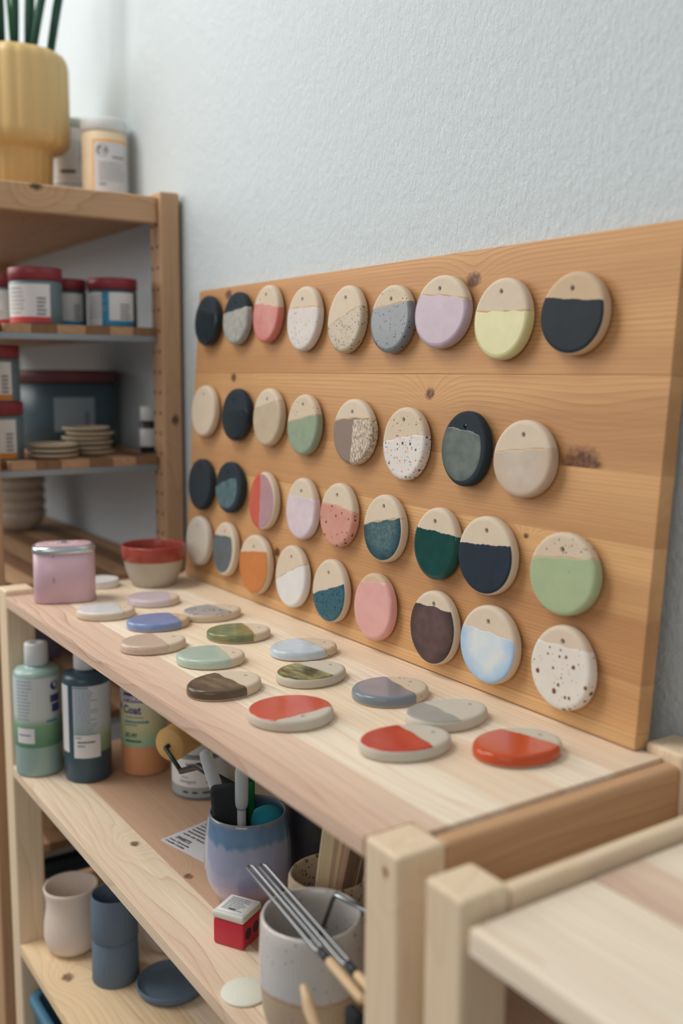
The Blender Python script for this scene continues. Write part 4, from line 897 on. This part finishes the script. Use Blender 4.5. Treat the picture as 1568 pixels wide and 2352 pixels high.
st_r = plain('stripe_red', C(198, 60, 66), .5); st_b = plain('stripe_blue', C(40, 134, 176), .5); st_o = plain('stripe_orange', C(206, 138, 62), .5)
red_jar('red lidded jar at the left frame edge, partly cut off', -.2440, .0870, .357, .0335, .074, st_r, (-1.3, .9))
red_jar('tallest red lidded jar with red striped label', -.165, .1040, .357, .0372, .080, st_r, (-1.3, .55))
red_jar('red lidded jar between the tallest and the blue lined one', -.226, .1670, .357, .0330, .072, st_b, (-.9, .9), jd)
red_jar('red lidded jar with upright blue line on its label', -.172, .2225, .357, .0365, .072, st_b, (-1.4, .95), jd, True)
red_jar('red lidded jar with orange stripe, lower of the stacked pair', -.1795, .0480, .1645, .0345, .083, st_o, (-.9, .75))
red_jar('red lidded jar with orange stripe, upper of the stacked pair', -.1795, .0460, .2477, .0340, .080, st_o, (-.9, .7))
bgj = root('bucket', 'large dark lidded bucket behind the stacked saucers', 'bucket', (-.375, .2150, .1647), face_az(-.375, .215))
mobj('bucket_body', lathe([(.076, 0), (.080, .002), (.083, .105), (.079, .108)], 56), plain('bucket_dark', C(70, 94, 106), .35), bgj)
mobj('lid', lathe([(.080, .1082), (.0860, .110), (.0860, .126), (.084, .129)], 56), plain('bucket_lid', C(104, 62, 68), .45), bgj)
bl_ = mobj('label', patch(.0838, -.25, .55, .030, .085, 14), plain('bucket_label', C(136, 156, 168), .5), bgj)
wl_(rect(.028, .036, .034, .062, 2), .0842, 0, ink_g, bl_, 'barcode')
sau = clay('saucer_clay', C(186, 172, 148), None, .55, .08)
def saucer(label, x, y, z, r, h=.0075):
    t = root('saucer', label, 'saucer', (x, y, z), 0, 'small stacked saucers')
    mobj('saucer_body', lathe([(.0005, .0006), (r*.80, 0), (r*.86, .0012), (r*.985, .0026), (r, .0036), (r, h*.78), (r*.985, h*.86), (r*.95, h*.84), (r*.90, .0034), (.0005, .003)], 40, False, False), sau, t)
for k in range(6): saucer('%s saucer of the taller saucer stack' % ('bottom', 'second lowest', 'third lowest', 'third highest', 'second highest', 'top')[k], -.205+.003*math.sin(k*2), .190+.003*math.cos(k*3), .1647+k*.0072, .037-.0006*(k % 3))
for k in range(3): saucer('%s saucer of the lower saucer stack' % ('bottom', 'middle', 'top')[k], -.168, .1225, .1647+k*.0074, .0365)
sb = root('small_bottle', 'small black and white bottle beside the rear post', 'bottle', (-.190, .2835, .1647), face_az(-.19, .2835))
mobj('bottle_body', lathe([(.0125, 0), (.0135, .001), (.0135, .046), (.010, .050)], 28), plain('bottle_black', C(42, 46, 52), .4), sb)
mobj('label', patch(.0138, -1.6, 1.6, .010, .038, 20), paper, sb)
mobj('cap', lathe([(.0122, .0502), (.0128, .051), (.0128, .072), (.012, .073)], 28), capw, sb)
bowlm = clay('stack_bowl_clay', C(196, 186, 172), None, .6, .04)
for k in range(5):
    t = root('stacked_bowl', '%s bowl of the stack on the shelf level with the tin' % ('bottom', 'second lowest', 'middle', 'second highest', 'top')[k], 'bowl', (-.640, .200, -.0118+k*.0205), 0, 'stack of bowls')
    mobj('bowl_body', lathe([(.0005, .001), (.026, 0), (.029, .001), (.044, .012), (.052, .028), (.0535, .037), (.0525, .0385), (.0505, .037), (.0480, .027), (.0400, .0135), (.0005, .006)], 44, False, False), bowlm, t)
lv = root('storage_box', 'lavender grey box on the older unit, behind the mint bottle', 'box', (-.46, .150, -.2218))
mobj('box_body', box_mesh(-.12, .02, -.085, .06, 0, .15, .006, 2), plain('box_lavender', C(112, 108, 136), .7), lv)
mobj('lid', box_mesh(-.124, .024, -.089, .064, .1502, .172, .004, 2), plain('box_lavender_lid', C(104, 100, 128), .7), lv)
nv = root('crate', 'dark navy crate low down in the older unit', 'crate', (-.30, .150, -.6398))
mobj('crate_body', box_mesh(-.17, .155, -.118, .118, 0, .17, .006, 2), plain('crate_navy', C(38, 56, 68), .7), nv)
mobj('crate_rim', box_mesh(-.174, .159, -.121, .121, .1702, .185, .003, 2), plain('crate_navy_rim', C(34, 50, 62), .7), nv)
